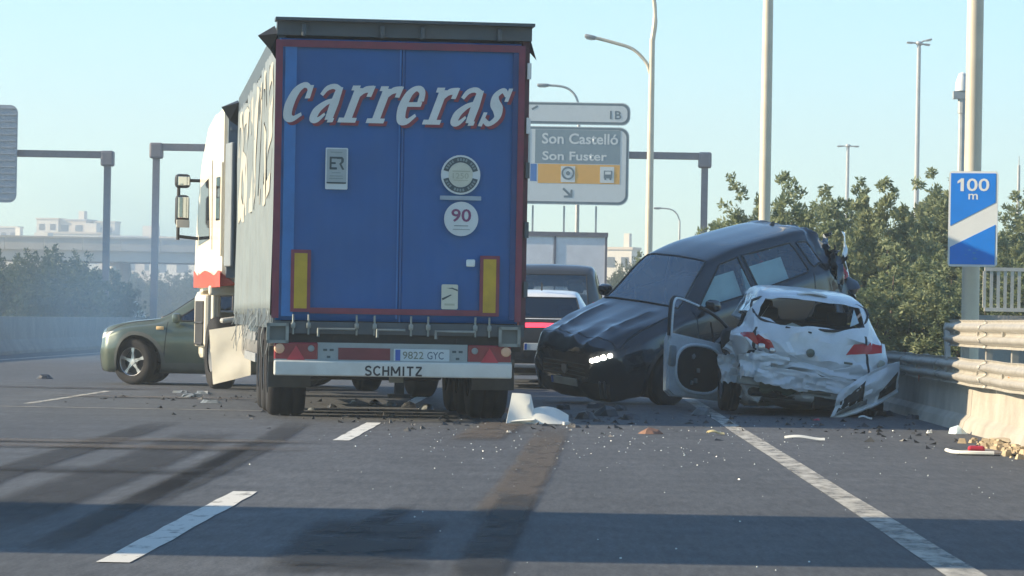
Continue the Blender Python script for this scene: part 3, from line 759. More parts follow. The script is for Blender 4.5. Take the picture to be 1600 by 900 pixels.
        m = MB(); m.tube([(-.37 * kw + .18 * math.cos(R(a)), .52 * kl + .06 * math.sin(R(a)), .93 * kh + .17 * math.sin(R(a))) for a in range(0, 361, 20)], .016, 6, False)
        m.tube([(-.37 * kw, .52 * kl, .93 * kh), (-.37 * kw, .75 * kl, .84 * kh)], .035, 8); m.build('steering_wheel', inter, root, True)
    # wheel wells and wheels
    for i, wd in enumerate(wbx):
        for s in (-1, 1):
            y = (2.15 - wd) * kl
            m = MB(); n = 20
            vs = []; fs = []
            for k in range(n + 1):
                a = R(-20 + 220 * k / n)
                for xx in (.50 * kw, .86 * kw): vs.append((s * xx, y + (RA + .004) * math.cos(a), r + (RA + .004) * math.sin(a)))
            for k in range(n): fs.append((2 * k, 2 * k + 1, 2 * k + 3, 2 * k + 2))
            vs.append((s * .50 * kw, y, r)); c = len(vs) - 1
            for k in range(n): fs.append((2 * k, 2 * k + 2, c))
            if deform: vs = [deform(Vector(v)) for v in vs]
            m.add(vs, fs).build('wheel_well', inter, root, fix=False)
            if wheels and (i, s) not in skip_wheels:
                make_wheel(root, (s * (.90 * kw - .125), y, r), r, .215, s, rim, rimdark, steer if i == 0 else 0, spokes)
    # mirrors
    for s in (-1, 1):
        if sp.get('mirrors', True):
            m = MB(); m.rbox((s * (1.0 * kw), (2.15 - 1.52) * kl, 1.08 * kh), (.20, .13, .15), .05); m.tube([(s * .86 * kw, (2.15 - 1.50) * kl, 1.02 * kh), (s * .94 * kw, (2.15 - 1.52) * kl, 1.06 * kh)], .03, 6)
            o = m.build('door_mirror', sp.get('mirrormat', paintm), root, True)
    return root, parts, (kl, kw, kh)
def plate(parent, c, w=.52, h=.11, back=False, txt=None, nm='number_plate', dirty=False):
    pm = M('plate white', (.66, .68, .66), .4, var=.06) if not dirty else M('plate grimy', (.26, .28, .28), .6, var=.3)
    s = -1 if back else 1
    o = MB().rbox(c, (w, .015, h), .006).build(nm, pm, parent)
    MB().box((c[0] - s * -1 * 0 - w / 2 + .022 if back else c[0] + w / 2 - .022, c[1] + s * .009, c[2]), (.04, .003, h - .012)).build('blue_strip', M('plate blue', (.02, .09, .38), .4), o)
    if txt: text('lettering', txt, M('plate black', (.02, .03, .04), .5), o, w * .80, h * .62, (c[0] + (.02 if back else -.02), c[1] + s * .0095, c[2]), (90, 0, 0 if back else 180), bold=.01)
    return o

def seal(part, r=.012, mat=None, nm='window_trim', parent=None):
    """rubber trim along the rim of a pane"""
    bm = bmesh.new(); bm.from_mesh(part.data); bmesh.ops.remove_doubles(bm, verts=bm.verts, dist=1e-5)
    ed = {}
    for e in bm.edges:
        if e.is_boundary:
            for a, b in ((e.verts[0], e.verts[1]), (e.verts[1], e.verts[0])): ed.setdefault(a, []).append(b)
    best = []; seen = set()
    for st in list(ed):
        if st in seen: continue
        loop = [st]; seen.add(st); cur = st
        while True:
            nx = [v for v in ed[cur] if v not in seen]
            if not nx: break
            cur = nx[0]; seen.add(cur); loop.append(cur)
        if len(loop) > len(best): best = loop
    pts = [v.co.copy() for v in best]; bm.free()
    out = [pts[0]]
    for p in pts[1:]:
        if (p - out[-1]).length > .035: out.append(p)
    out.append(pts[0])
    return MB().tube(out, r, 5, False).build(nm, mat or plastic, parent or part, True)
# ------------------------------------------------------------------ dark crossover, nose down, rear riding up
def carpaint(name, col, flake=.3, rough=.35, dirt=.25, dirtcol=(.13, .12, .11)):
    return M(name, col, rough, flake, var=.06, scale=3, coat=.8, dirt=dirt, dirtcol=dirtcol)
dark = carpaint('charcoal paint', (.022, .032, .044), .45, .24, .15, (.07, .07, .07))
cg = glass('car glass', (.82, .90, .90))
dg = glass('tinted glass', (.10, .12, .13))
def crush_suv(c):
    c = c.copy(); n = nvec(c * 2.6 + Vector((3, 1, 7))); n2 = nvec(c * 7 + Vector((1, 5, 2)))
    f = max(0, (c.y - 1.35) / .9)                           # crumpled nose
    k = .055 * f
    rr = max(0, (-c.y - 1.35) / .8)                         # smashed tail
    k2 = .16 * rr
    c += n * (k + k2 * .7) + ridge(c * 4.2) * (k * .5 + k2 * .8) + n2 * (k * .35 + k2 * .3)
    if rr > 0: c.y += .26 * rr * (.4 + .6 * (c.z / 1.5)); c.z -= .05 * rr
    if c.y > .95 and c.z > .7: c.z += (.034 * math.exp(-((abs(c.x) - .40 - .10 * (2 - c.y)) / .045) ** 2) + .012 * math.exp(-((c.x + .05) / .05) ** 2)) * min(1, (c.y - .95) * 4)
    return c
suv, sp_, _ = make_car('crossover_car', 'crumpled dark crossover tilted nose down behind the smashed white hatchback', 'car', dict(L=4.6, W=1.88, H=1.68, cladding=True, sharp=32), dark, cg, crush_suv,
                       rim=M('dark alloy', (.10, .10, .11), .35, .8), steer=8, winbroken=())
for nm_ in ('windscreen', 'front_side_window', 'rear_side_window', 'quarter_window', 'rear_window'):
    for o in sp_.get(nm_, []):
        seal(o, .014)
        if nm_ == 'windscreen':
            o.data.materials[0] = glass('windscreen glass', (.80, .90, .90)); t_ = o.data.materials[0].node_tree
            for n_ in t_.nodes:
                if n_.type == 'MATH': n_.inputs[2].default_value = .09
# headlight lit, grille emblem, plate, roof rails, fin, airbags, wipers
led = M('headlight lamp', (.9, .9, .85), .2, emit=((1, .93, .78), 5.0))
for o in sp_['headlight']: 
    o.data.materials[0] = M('headlight housing', (.06, .065, .07), .15, .3)
def on_front(x, z, off=.02):
    """depth of the nose at x, z"""
    best = -9
    for nm in ('body', 'headlight', 'grille', 'front_bumper_intake'):
        for o in sp_.get(nm, []):
            for v in o.data.vertices:
                if abs(v.co.x - x) < .06 and abs(v.co.z - z) < .06 and v.co.y > 1.4: best = max(best, v.co.y)
    return best + off
for (x, z, rr) in ((-.52, .775, .030), (-.60, .795, .032), (-.67, .815, .034), (-.74, .835, .028)):
    m = MB(); m.lathe([(.0, .02), (rr * .7, .015), (rr, 0), (rr, -.03)], 12, 'Y', (x, on_front(x, z, .012), z)); m.build('lamp', led, sp_['headlight'][0], True)
plate(suv, (.0, on_front(0, .47, .03), .47), .50, .10, dirty=True)
m = MB(); m.prism([(-.05, .60), (0, .56), (.05, .60), (.04, .68), (-.04, .68)], .02, 'XZ', on_front(0, .63, .008)); m.build('emblem', M('chrome dull', (.35, .36, .37), .3, .8), suv)
for z_ in (.56, .61, .66, .71): MB().tube([(x_, on_front(x_, z_, .004), z_) for x_ in (-.40, -.2, 0, .2, .40)], .007, 6).build('grille_bar', M('satin grey', (.09, .1, .11), .4, .3), suv, True)
for s in (-1, 1):
    for q in (0, 1): MB().rbox((s * (.60 + q * .06), on_front(s * (.6 + q * .06), .38, .005), .40), (.02, .03, .22), .008).build('bumper_vane', M('satin grey', (.09, .1, .11), .4, .3), suv)
    MB().tube(cr([(s * .575, .16, 1.535), (s * .575, -.2, 1.595), (s * .575, -.6, 1.608), (s * .57, -1.1, 1.585), (s * .555, -1.45, 1.535)], 5), .018, 8).build('roof_rail', plastic, suv, True)
MB().add([(-.03, -1.28, 1.58), (.03, -1.28, 1.58), (.02, -1.48, 1.56), (-.02, -1.48, 1.56), (0, -1.46, 1.69), (0, -1.42, 1.69)], [(0, 1, 2, 3), (0, 5, 1), (1, 5, 4, 2), (2, 4, 3), (0, 3, 4, 5)]).build('roof_fin', plastic, suv)
bag = M('airbag fabric', (.66, .82, .80), .8, var=.08, bump=.3, bscale=12)
for (y0, y1, z0, z1) in ((.62, -.16, .99, 1.37), (-.24, -1.0, 1.02, 1.36)):
    MB().grid(lambda u, v, y0=y0, y1=y1, z0=z0, z1=z1: (-.70 + .14 * v - .03 * math.sin(math.pi * u) * math.sin(math.pi * v), y0 + (y1 - y0) * u + (-.28 * v if y0 > 0 else -.05 * v) * (1 - u), z0 + (z1 - z0) * v), 10, 8, .05).build('curtain_airbag', bag, suv, True)
MB().lathe([(.0, .14), (.12, .12), (.22, .05), (.24, 0), (.20, -.05), (0, -.06)], 16, 'Y', (-.36, .38, .95)).build('steering_airbag', bag, suv, True)
for x in (-.45, .15): MB().tube([(x, .93, 1.10), (x + .35, .62, 1.27)], .012, 6).build('wiper', plastic, suv)
sv_h, sv_p, sv_r = 129.0, -14.2, -5.5
mrot = Matrix.Rotation(R(sv_h), 4, 'Z') @ Matrix.Rotation(R(sv_p), 4, 'X') @ Matrix.Rotation(R(sv_r), 4, 'Y')
wl = mrot @ Vector((-.82, 1.38, 0)); target = Vector((1.33, 45.3, .0))
suv.rotation_mode = 'QUATERNION'; suv.rotation_quaternion = mrot.to_quaternion(); suv.location = target - Vector(wl)

# ------------------------------------------------------------------ smashed white hatchback, rear towards us
white = M('white car paint', (.68, .72, .75), .30, .0, var=.07, scale=5, coat=.6, dirt=.35, dirtcol=(.34, .34, .33))
def crush_w(c):
    c = c.copy(); rear = max(0., min(1., (-c.y - 1.0) / 1.0)); low = max(0, min(1, (.9 - c.z) / .5)); left = max(0, min(1, (-c.x + .1) / .8))
    n = nvec(c * 3.1 + Vector((9, 2, 4))); n2 = nvec(c * 8.0 + Vector((2, 8, 1)))
    amt = rear * (.035 + .10 * left + .12 * low * (.4 + .6 * left))
    c += n * amt * .8 + n2 * amt * .35 + ridge(c * 4.5) * amt * .45
    # folded edges
    c.y += rear * low * (.05 * math.sin(c.z * 38 + c.x * 6) + .20 * left)
    c.x += rear * low * (.10 if c.x > 0 else -.02) * (1.2 if c.z < .55 else .4) + rear * left * .10 * low
    # roof pushed up at the middle, sides sagging
    if c.z > 1.0: c.z += rear * (.06 * math.cos(c.x * 2.2) - .05); c.y += .05 * rear * math.sin(c.x * 9)
    fr = max(0., min(1., (c.y - .5) / 1.2)); c += (n * .16 + n2 * .06) * fr; c.z -= .10 * fr; c.y -= .25 * fr * fr
    if c.x < -.3 and c.y > -1.75:                            # flank driven in
        q = min(1, (-c.x - .3) / .4) * min(1, (c.y + 1.75) / .8); c.x += (.30 + .10 * n2.y) * q * (1 if c.z < 1.15 else .35)
    c.z -= .06
    return c
def white_more(cut, kl, kw, kh):
    rear = lambda c, n: n.y < -.1 and c.y < -1.4 * kl
    for s in (1,):
        cut([(-.70, .555), (.72, .53), (.72, .548), (-.70, .575)], 'y', 'hatch_gap', rear, only=[0])
        cut([(.66, .55), (.685, .55), (.63, 1.1), (.60, 1.1)], 'y', 'hatch_gap', rear, True, [0])
    cut([(-.52, .36), (-.12, .34), (-.10, .44), (-.40, .47)], 'y', 'torn_hole', rear, only=[0])
    cut([(.30, .30), (.58, .33), (.55, .44), (.34, .42)], 'y', 'torn_hole', rear, only=[0])
    cut([(-.82, .58), (-.70, .56), (-.68, .70), (-.80, .74)], 'y', 'torn_hole', rear, only=[0])
wsp = dict(L=4.1, W=1.84, H=1.56, cladding=False, rear_valance=False, seams=False, mirrors=False, sharp=24, tail=[(.40, .86), (.80, .89), (.79, 1.02), (.50, .97)],
           rearwin=[(-.34, 1.11), (.34, 1.11), (.60, 1.20), (.55, 1.42), (-.55, 1.42), (-.60, 1.20)],
           over=dict(ztop={9: 1.54, 10: 1.47, 11: 1.17, 12: 1.05}, wt={10: .63, 11: .69, 12: .68}, wm={11: .87, 12: .83, 13: .72}, wsh={11: .84, 12: .80, 13: .70}), mats=dict(hatch_gap=inter, torn_hole=inter, grille=plastic))
whc, wp, (wkl, wkw, wkh) = make_car('hatchback_car', 'smashed white hatchback with its rear crushed and rear window gone', 'car', wsp, white, cg, crush_w, cutmore=white_more, winbroken=('rear_window', 'front_side_window', 'windscreen'), skip_wheels=((0, -1),), rim=M('dark alloy', (.10, .10, .11), .35, .8))
whc.location = (2.60, 42.9, .0); whc.rotation_euler = (R(1.0), R(4.0), R(4.0))
Lr = -2.05
# rear window rubber with glass shards, emblem, script, hanging lamp pieces
red = M('tail light red', (.45, .012, .02), .2, var=.2); silver = M('lamp reflector', (.6, .6, .6), .2, .6)
m = MB(); rp = [(-.34, 1.11), (.34, 1.11), (.60, 1.20), (.55, 1.42), (-.55, 1.42), (-.60, 1.20)]
def rearsurf(x, z):
    best = None; bd = 9
    for nm in ('body', 'tail_light', 'hatch_gap', 'torn_hole'):
        for o in wp.get(nm, []):
            for v in o.data.vertices:
                if v.co.y < -1.1:
                    d = (v.co.x - x) ** 2 + (v.co.z - z) ** 2
                    if d < bd: bd = d; best = v.co.y
    return best
pts = [(x * wkw, rearsurf(x * wkw, z * wkh - .06) + .01, z * wkh - .06) for x, z in rp]; pts.append(pts[0])
MB().tube(cr(pts, 4), .016, 6, False).build('window_seal', plastic, whc, True)
for (a, b, c_) in (((-.55, 1.2), (-.44, 1.36), (-.50, 1.15)), ((.54, 1.22), (.50, 1.38), (.44, 1.17)), ((-.30, 1.12), (-.22, 1.16), (-.1, 1.12))):
    tri = [(x * wkw, rearsurf(x * wkw, z * wkh - .06) + .015, z * wkh - .06) for x, z in (a, b, c_)]
    MB().add(tri + [(p[0], p[1] + .005, p[2]) for p in tri], [(0, 1, 2), (5, 4, 3), (0, 3, 4, 1), (1, 4, 5, 2), (2, 5, 3, 0)]).build('glass_shard', M('frosted shard', (.45, .55, .56), .3), whc)
m = MB(); m.lathe([(.0, -.02), (.045, -.016), (.05, 0), (.05, .02)], 16, 'Y', (.0, rearsurf(0, .76) - .012, .76)); m.build('emblem', M('emblem grey', (.10, .13, .13), .3, .6), whc, True)
MB().box((.44, rearsurf(.44, .68) - .008, .68), (.10, .008, .025), rotm('Y', 3)).build('badge', M('emblem grey', (.10, .13, .13), .3, .6), whc)
MB().rbox((-.56, rearsurf(-.56, .80) - .03, .78), (.09, .06, .09), .03).build('lamp_bulb', silver, whc, True)
MB().rbox((-.44, rearsurf(-.44, .76) - .03, .75), (.07, .06, .07), .03).build('lamp_bulb', silver, whc, True)
wip = MB(); wip.tube([(0, rearsurf(0, 1.0) - .02, .99), (-.30, rearsurf(-.3, 1.03) - .02, 1.03)], .01, 6); wip.build('wiper', plastic, whc)
MB().grid(lambda u, v: (-.16 + .34 * u + .03 * v, rearsurf(0, 1.38) + .18 - .10 * v, 1.385 + .03 * math.sin(u * 3) + .02 * v), 6, 3, .02).build('spoiler', white, whc, True)
# crumpled sheet metal and torn bumper skin
def crumple(cx, cy, cz, w, h, seed, amp=.06, tilt=0., lean=0., n=14, jag=.25):
    rn = random.Random(seed); top = [rn.uniform(0, jag) for _ in range(n + 1)]; bot = [rn.uniform(0, jag) for _ in range(n + 1)]
    t = rotm('Y', tilt) @ rotm('X', lean)
    def fn(u, v):
        i = min(int(u * n), n); z = (-.5 + bot[i] * .5) + v * (1 - bot[i] * .5 - top[i] * .5)
        p = Vector(((u - .5) * w, 0, z * h)); q = Vector((p.x * 5, p.z * 7, seed))
        p.y = amp * (.8 * noise.noise(q) + 1.1 * abs(noise.noise(q * 1.7)) - .3); p.x += amp * .5 * noise.noise(q + Vector((5, 5, 5)))
        return t @ p + Vector((cx, cy, cz))
    return MB().grid(fn, n, 8, .004)
crumple(-.62, Lr + .02, .58, .36, .30, 11, .09, -12).build('torn_panel', white, whc, True)
crumple(-.30, Lr - .05, .42, .62, .17, 12, .07, 8).build('bumper_skin', white, whc, True)
crumple(.28, Lr - .06, .40, .66, .18, 13, .06, 6).build('bumper_skin', white, whc, True)
crumple(-.02, Lr - .03, .50, 1.10, .09, 14, .05, 4).build('bumper_skin', white, whc, True)
crumple(-.80, Lr + .30, .72, .30, .16, 15, .08, 20, 10).build('torn_panel', white, whc, True)
crumple(-.86, Lr + .36, .50, .24, .36, 16, .10, -8).build('torn_panel', white, whc, True)
crumple(-.44, Lr - .02, .66, .42, .12, 17, .06, 6).build('torn_panel', white, whc, True)
# bumper corner hanging to the ground on the right
def corner(u, v, o=0.):
    x = .28 + .74 * u; zt_ = .34 + .42 * math.sin(1.40 * u); zb_ = .05 + .36 * u ** 1.35
    z = zb_ + (zt_ - zb_) * v; y = Lr - .13 - .13 * math.sin(math.pi * min(1, u * .9)) - .05 * math.sin(math.pi * v) + .55 * max(0, u - .72) ** 1.3
    n = noise.noise(Vector((u * 4, v * 4, 2))) + .7 * abs(noise.noise(Vector((u * 9, v * 7, 5))))
    return (x + .05 * v * (1 - u) + .03 * n, y + .06 * n - o, z + .03 * n)
MB().grid(corner, 18, 10, .006).build('bumper_corner', white, whc, True)
MB().tube([corner(k / 14, 0., .005) for k in range(15)], .020, 8).build('bumper_edge', white, whc, True)
fo = M('dark foam', (.035, .037, .035), .9, var=.3)
MB().grid(lambda u, v: corner(.06 + .36 * u, .20 + .62 * v * (.55 + .45 * u), .008), 10, 6, .003).build('vent_opening', fo, whc)
MB().grid(lambda u, v: corner(.66 + .30 * u, .10 + .55 * v * (.3 + .7 * u), .008), 10, 6, .003).build('vent_opening', fo, whc)
MB().grid(lambda u, v: corner(.08 + .40 * u, .10 + .14 * v, .03), 8, 2, .01).build('bumper_lip', M('raw steel', (.30, .32, .31), .5, .4, var=.3), whc)
MB().rbox((.82, Lr + .0, .70), (.07, .14, .10), .03, rotm('Y', 30)).build('lamp_fragment', M('lamp fragment', (.35, .36, .30), .4), whc, True)
MB().rbox((-.25, Lr + .12, .36), (1.1, .10, .10), .02, rotm('Y', 3)).build('crash_beam', M('raw steel', (.15, .16, .15), .5, .6, var=.3), whc)
MB().grid(lambda u, v: (-.55 + .5 * u, Lr + .0 + .03 * noise.noise(Vector((u * 5, v * 5, 3))), .40 - .12 * v - .03 * math.sin(u * 12)), 10, 4, .004).build('torn_liner', M('mossy liner', (.05, .06, .035), .9, var=.4), whc, True)
MB().rbox((0, -1.3, .26), (1.3, 1.2, .10), .04).build('underbody', chass, whc)
MB().tube([(.1, -1.9, .20), (.55, -1.85, .20)], .08, 10).build('silencer', chass, whc, True)
# open front-left door, seen from inside
hx, hy = -.88, 1.36 - .55
dr = empty('door', (hx, hy, 0)); dr.parent = whc; dr.rotation_euler = (R(-4), R(-2), R(-48))
del_door = dr
outl = [(0, .20), (-.10, .16), (-.95, .14), (-1.06, .20), (-1.10, .80), (-1.06, .90), (0, .84), (.02, .5)]
dmat = M('door inner paint', (.64, .69, .72), .45, var=.15, dirt=.3, dirtcol=(.2, .2, .2))
dm = MB().prism(outl, .05, 'YZ', -.10)
door = dm.build('door', white, whc)
bpy.data.objects.remove(dr)
door.location = (hx + .36, hy - .05, -.12); door.rotation_euler = (R(-3), R(-5), R(-52))
MB().prism([(a * .97 - .012, b * .96 + .02) for a, b in outl], .03, 'YZ', -.05).build('inner_panel', dmat, door)
oval = [(-.56 + .40 * math.copysign(abs(math.cos(R(a))) ** .75, math.cos(R(a))) * (1 - .10 * math.sin(R(a)) * 0), .50 + .29 * math.copysign(abs(math.sin(R(a))) ** .8, math.sin(R(a)))) for a in range(0, 360, 12)]
MB().prism(oval, .004, 'YZ', -.019).build('door_cavity', inter, door)
MB().tube([(-.012, a, b) for a, b in oval + oval[:1]], .022, 8, False).build('cavity_rim', M('cavity rim', (.70, .75, .77), .4, var=.1), door, True)
rn = random.Random(8)
for k in range(5): MB().rbox((-.008, -.56 + rn.uniform(-.22, .22), .50 + rn.uniform(-.18, .15)), (.02, rn.uniform(.04, .09), rn.uniform(.03, .06)), .01, rotm('X', rn.uniform(0, 90))).build('door_mechanism', M('mechanism grey', (.28, .30, .30), .5, .4), door, True)
fr = [(-.04, -1.08, .86), (-.05, -1.075, 1.08), (-.07, -1.04, 1.29), (-.09, -.93, 1.335), (-.09, -.60, 1.28), (-.09, -.25, 1.17), (-.07, -.04, 1.02), (-.06, .0, .84)]
MB().tube(cr(fr, 5), .022, 8).build('window_frame', plastic, door, True)
MB().tube(cr([(p[0] + .03, p[1] * .985, p[2] - .012) for p in fr[:5]], 5), .014, 8).build('inner_frame', M('cavity rim', (.70, .75, .77), .4, var=.1), door, True)
MB().tube([(-.06, -.30, .84), (-.075, -.36, 1.10)], .014, 6).build('window_divider', plastic, door)
MB().prism([(-.02, .84), (-.24, .86), (-.10, .98)], .08, 'YZ', -.12).build('mirror_base', plastic, door)
MB().rbox((-.02, -1.02, .62), (.07, .10, .26), .03).build('latch', M('latch grey', (.34, .37, .38), .4, .4), door, True)

# torn white flap caught on the tail of the crossover
fl = crumple(0, 0, 0, .24, .60, 31, .05, 8, 0, 8, .15).build('torn_panel', white, suv, True)
for q_, (fx, fy, fz, fw, fh) in enumerate(((-.60, -2.0, .95, .5, .5), (-.1, -2.1, 1.0, .7, .45), (-.78, -1.75, 1.15, .4, .4), (-.5, -1.9, 1.32, .5, .22))):
    cp = crumple(0, 0, 0, fw, fh, 60 + q_, .12, 10 - 8 * q_, 0, 10, .5).build('torn_panel', dark if q_ % 2 else plastic, suv, True); cp.location = (fx, fy, fz); cp.rotation_euler = (R(10), 0, R(-40 if fx < -.3 else 0))
fl.location = (-.62, -2.10, 1.15); fl.rotation_euler = (0, R(8), R(-50))

# ------------------------------------------------------------------ sage green crossover, side on
green = carpaint('sage green paint', (.085, .115, .092), .25, .35, .3, (.22, .20, .14))
gcar, gp, _ = make_car('crossover_car', 'sage green crossover standing sideways across the lanes in front of the truck', 'car', dict(L=4.1, W=1.80, H=1.43, cladding=True, mirrors=True), green, dg,
                       lambda c: Vector((c.x, c.y if c.y < 1.25 else 1.25 + (c.y - 1.25) * .68, c.z)) + nvec(c * 3) * .02 * max(0, c.y - 1.2), steer=-24, trim=M('grey cladding', (.11, .12, .11), .6, var=.15, dirt=.3), rim=M('bright alloy', (.55, .55, .54), .3, .7))
gcar.location = (-6.27 + 1.26, 52.1 + .90, 0); gcar.rotation_euler = (0, 0, R(88))
for nm in ('headlight',):
    for o in gp[nm]: o.data.materials[0] = M('clear headlight', (.62, .62, .56), .25, .1)
MB().rbox((-.895, .86, .83), (.02, .11, .05), .012).build('side_repeater', M('repeater', (.85, .6, .3), .3), gcar, True)

# ------------------------------------------------------------------ white crossover with red light bar, and tall dark van
redbar = M('lit red bar', (.6, .02, .03), .3, emit=((1., .05, .09), 1.3))
wcar, wcp, (k1, k2, k3) = make_car('crossover_car', 'white crossover with a full width red light bar between truck and wreck', 'car',
    dict(L=4.2, W=1.82, H=1.52, cladding=True, rearwin=[(-.60, 1.12), (.60, 1.12), (.52, 1.44), (-.52, 1.44)], tail=[(.0, .97), (.72, .96), (.72, 1.03), (.0, 1.04)], mats=dict(tail_light=redbar, hatch_panel=plastic, rear_valance=plastic)),
    M('clean white paint', (.70, .73, .75), .3, 0, var=.03, coat=.6), dg, cutmore=lambda cut, a, b, c: cut([(-.84, .46), (.84, .46), (.80, 1.10), (-.80, 1.10)], 'y', 'hatch_panel', lambda p, n: n.y < -.3 and p.y < -1.5 * a, only=[0]))
wcar.location = (-.40, 54.0 + 2.1, 0); wcar.rotation_euler = (0, 0, R(1))
plate(wcar, (0, -2.16, .64), .52, .11, True)
MB().rbox((0, -2.10, .35), (1.3, .10, .07), .02).build('skid_strip', M('satin silver', (.35, .36, .36), .4, .5), wcar)
MB().tube([(0, -1.50, 1.50), (0, -1.62, 1.60)], .015, 6).build('aerial', plastic, wcar)
van, vp, (k1, k2, k3) = make_car('tall_van', 'tall dark van with headrests showing through its rear window', 'van',
    dict(L=4.4, W=2.0, H=1.71, cladding=False, seatz=.30, zo=.22, quarter=[(3.36, 1.11), (3.86, 1.14), (3.84, 1.60), (3.30, 1.64)], rearwin=[(-.60, 1.14), (.60, 1.14), (.56, 1.66), (-.56, 1.66)], tail=[(.70, .75), (.86, .75), (.80, 1.25), (.66, 1.25)],
         over=dict(ztop={7: 1.74, 8: 1.83, 9: 1.83, 10: 1.82, 11: 1.72, 12: 1.16}, zt={7: 1.66, 8: 1.75, 9: 1.75, 10: 1.74, 11: 1.60, 12: 1.08}, wt={7: .66, 8: .68, 9: .68, 10: .68, 11: .67, 12: .68}, wsh={11: .86, 12: .83}, wm={11: .88, 12: .85})),
    carpaint('dark grey paint', (.05, .055, .06), .3), glass('pale van glass', (.90, .95, .94)))
van.location = (-.26, 61.0, 0); van.rotation_euler = (0, 0, R(-1))

for pr_ in (gp, wcp, vp):
    for nm_ in ('front_side_window', 'rear_window', 'windscreen'):
        for o in pr_.get(nm_, []): seal(o, .012)
# far white car beyond the median, half lost in the smoke
fcar, _, _ = make_car('saloon_car', 'far white car beyond the median barrier in the smoke', 'car', dict(L=4.3, W=1.78, H=1.48, cladding=False), M('clean white paint', (.70, .73, .75), .3), dg, interior=False)
fcar.location = (GX(180, 122), 122, 0); fcar.rotation_euler = (0, 0, R(180))

# white box lorry ahead
bl = empty('box_lorry', (GX(864, 78), 78, 0), label='white box body lorry ahead of the dark van', cat='truck')
bw = M('box white', (.78, .77, .77), .5, var=.05, dirt=.15)
zt_ = GZ(364, 78)
MB().box((0, 3, (zt_ + .95) / 2), (2.3, 6, zt_ - .95)).build('box_body', bw, bl)
for x in (-.57, .57): MB().box((x, -.012, (zt_ + .95) / 2), (1.10, .02, zt_ - 1.1)).build('rear_door', bw, bl)
MB().box((0, -.03, zt_ - .03), (2.34, .05, .10)).build('top_rail', gm, bl)
for x in (-1.13, 1.13): MB().box((x, -.02, (zt_ + .95) / 2), (.05, .05, zt_ - 1.0)).build('corner_post', gm, bl)
MB().box((.02, -.03, (zt_ + .95) / 2), (.035, .02, zt_ - 1.1)).build('door_gap', gm, bl)
for x in (-.75, .75): MB().lathe([(.2, -.25), (.42, -.25), (.45, -.2), (.45, .2), (.42, .25), (.2, .25)], 24, 'X', (x, 1.3, .45)).build('wheel', asphalt_dark, bl, True)
for x in (-.75, .75): MB().lathe([(.2, -.2), (.42, -.2), (.45, -.15), (.45, .15), (.42, .2), (.2, .2)], 24, 'X', (x, 6.8, .45)).build('wheel', asphalt_dark, bl, True)
MB().rbox((0, 7.0, 1.35), (2.1, 1.7, 1.9), .15).build('cab', bw, bl)
MB().box((0, 3.6, .70), (.8, 7, .3)).build('chassis', chass, bl); MB().box((0, .0, .6), (2.2, .1, .14)).build('bumper', chass, bl)
for x in (-.9, .9): MB().box((x, -.06, .76), (.3, .05, .12)).build('tail_light', red, bl)
# ------------------------------------------------------------------ semi-trailer
TY = 36.0
tr = empty('semi_trailer', (GX(624.5, TY), TY, 0), R(7.0), 'blue and grey curtain side semi trailer with large white lettering', 'trailer')
S = 156.0
def tx(px): return (px - 628) / S
def tz(py): return 1.05 + (495.5 - py) / S
blue = M('blue door paint', (.003, .092, .30), .45, .0, var=.12, scale=1.6, coat=.1, spec=.35, dirt=.45, dirtcol=(.02, .10, .24))
blue2 = M('lighter blue strip', (.03, .17, .44), .42, .1, var=.1, dirt=.2, dirtcol=(.05, .1, .2))
redl = M('red line', (.20, .035, .06), .5, var=.2, dirt=.4, dirtcol=(.08, .05, .10)); redk = M('maroon pillar', (.10, .03, .05), .5, var=.2, dirt=.3)
framem = M('frame grey', (.075, .095, .11), .5, .3, var=.15, dirt=.3, dirtcol=(.12, .11, .1))
curt = M('curtain cloth', (.17, .205, .215), .6, var=.12, scale=2.5, dirt=.3, dirtcol=(.20, .19, .17))
yel = M('yellow retroreflector', (.50, .33, .02), .4, var=.12, dirt=.4, dirtcol=(.22, .13, .05))
LEN = 12.8; HW = 1.275
# body: roof, front wall, floor, frame pillars, curtains
MB().box((0, LEN / 2, 3.93), (2.5, LEN - .1, .10)).build('roof', M('roof cloth', (.30, .32, .33), .7, var=.1), tr)
MB().box((0, LEN - .06, 2.4), (2.48, .08, 2.9)).build('front_wall', framem, tr)
MB().box((0, LEN / 2 + .1, 1.00), (2.5, LEN - .3, .14)).build('floor', chass, tr)
for s in (-1, 1):
    MB().box((s * 1.235, .06, 2.42), (.07, .12, 2.95)).build('rear_pillar', redk if s > 0 else framem, tr)
    MB().box((s * 1.22, LEN / 2, 3.86), (.09, LEN - .25, .22)).build('roof_rail', framem, tr)
    MB().box((s * 1.23, LEN / 2, 1.02), (.09, LEN - .25, .20)).build('side_rail', framem, tr)
    def cf(u, v, s=s):
        y = .16 + (LEN - .4) * u; z = 1.05 + 2.72 * v
        w = .018 * math.sin(y * 5.1) * (1 - v * .6) + .03 * noise.noise(Vector((y * .8, z * .7, s))) + .010 * math.sin(y * 14)
        return (s * (1.262 + w * (1 if s < 0 else .5)), y, z)
    MB().grid(cf, 150, 18, .004).build('side_curtain', curt, tr, 'all')
for (y0, n_) in ((.0, 0),):
    MB().box((0, .03, 3.93), (2.56, .20, .16)).build('header', framem, tr)
MB().box((0, -.02, 4.005), (2.60, .30, .03)).build('header_cap', framem, tr)
for px in (470, 592, 655, 776): MB().rbox((tx(px), -.10, 3.90), (.05, .06, .13), .015).build('top_keeper', framem, tr)
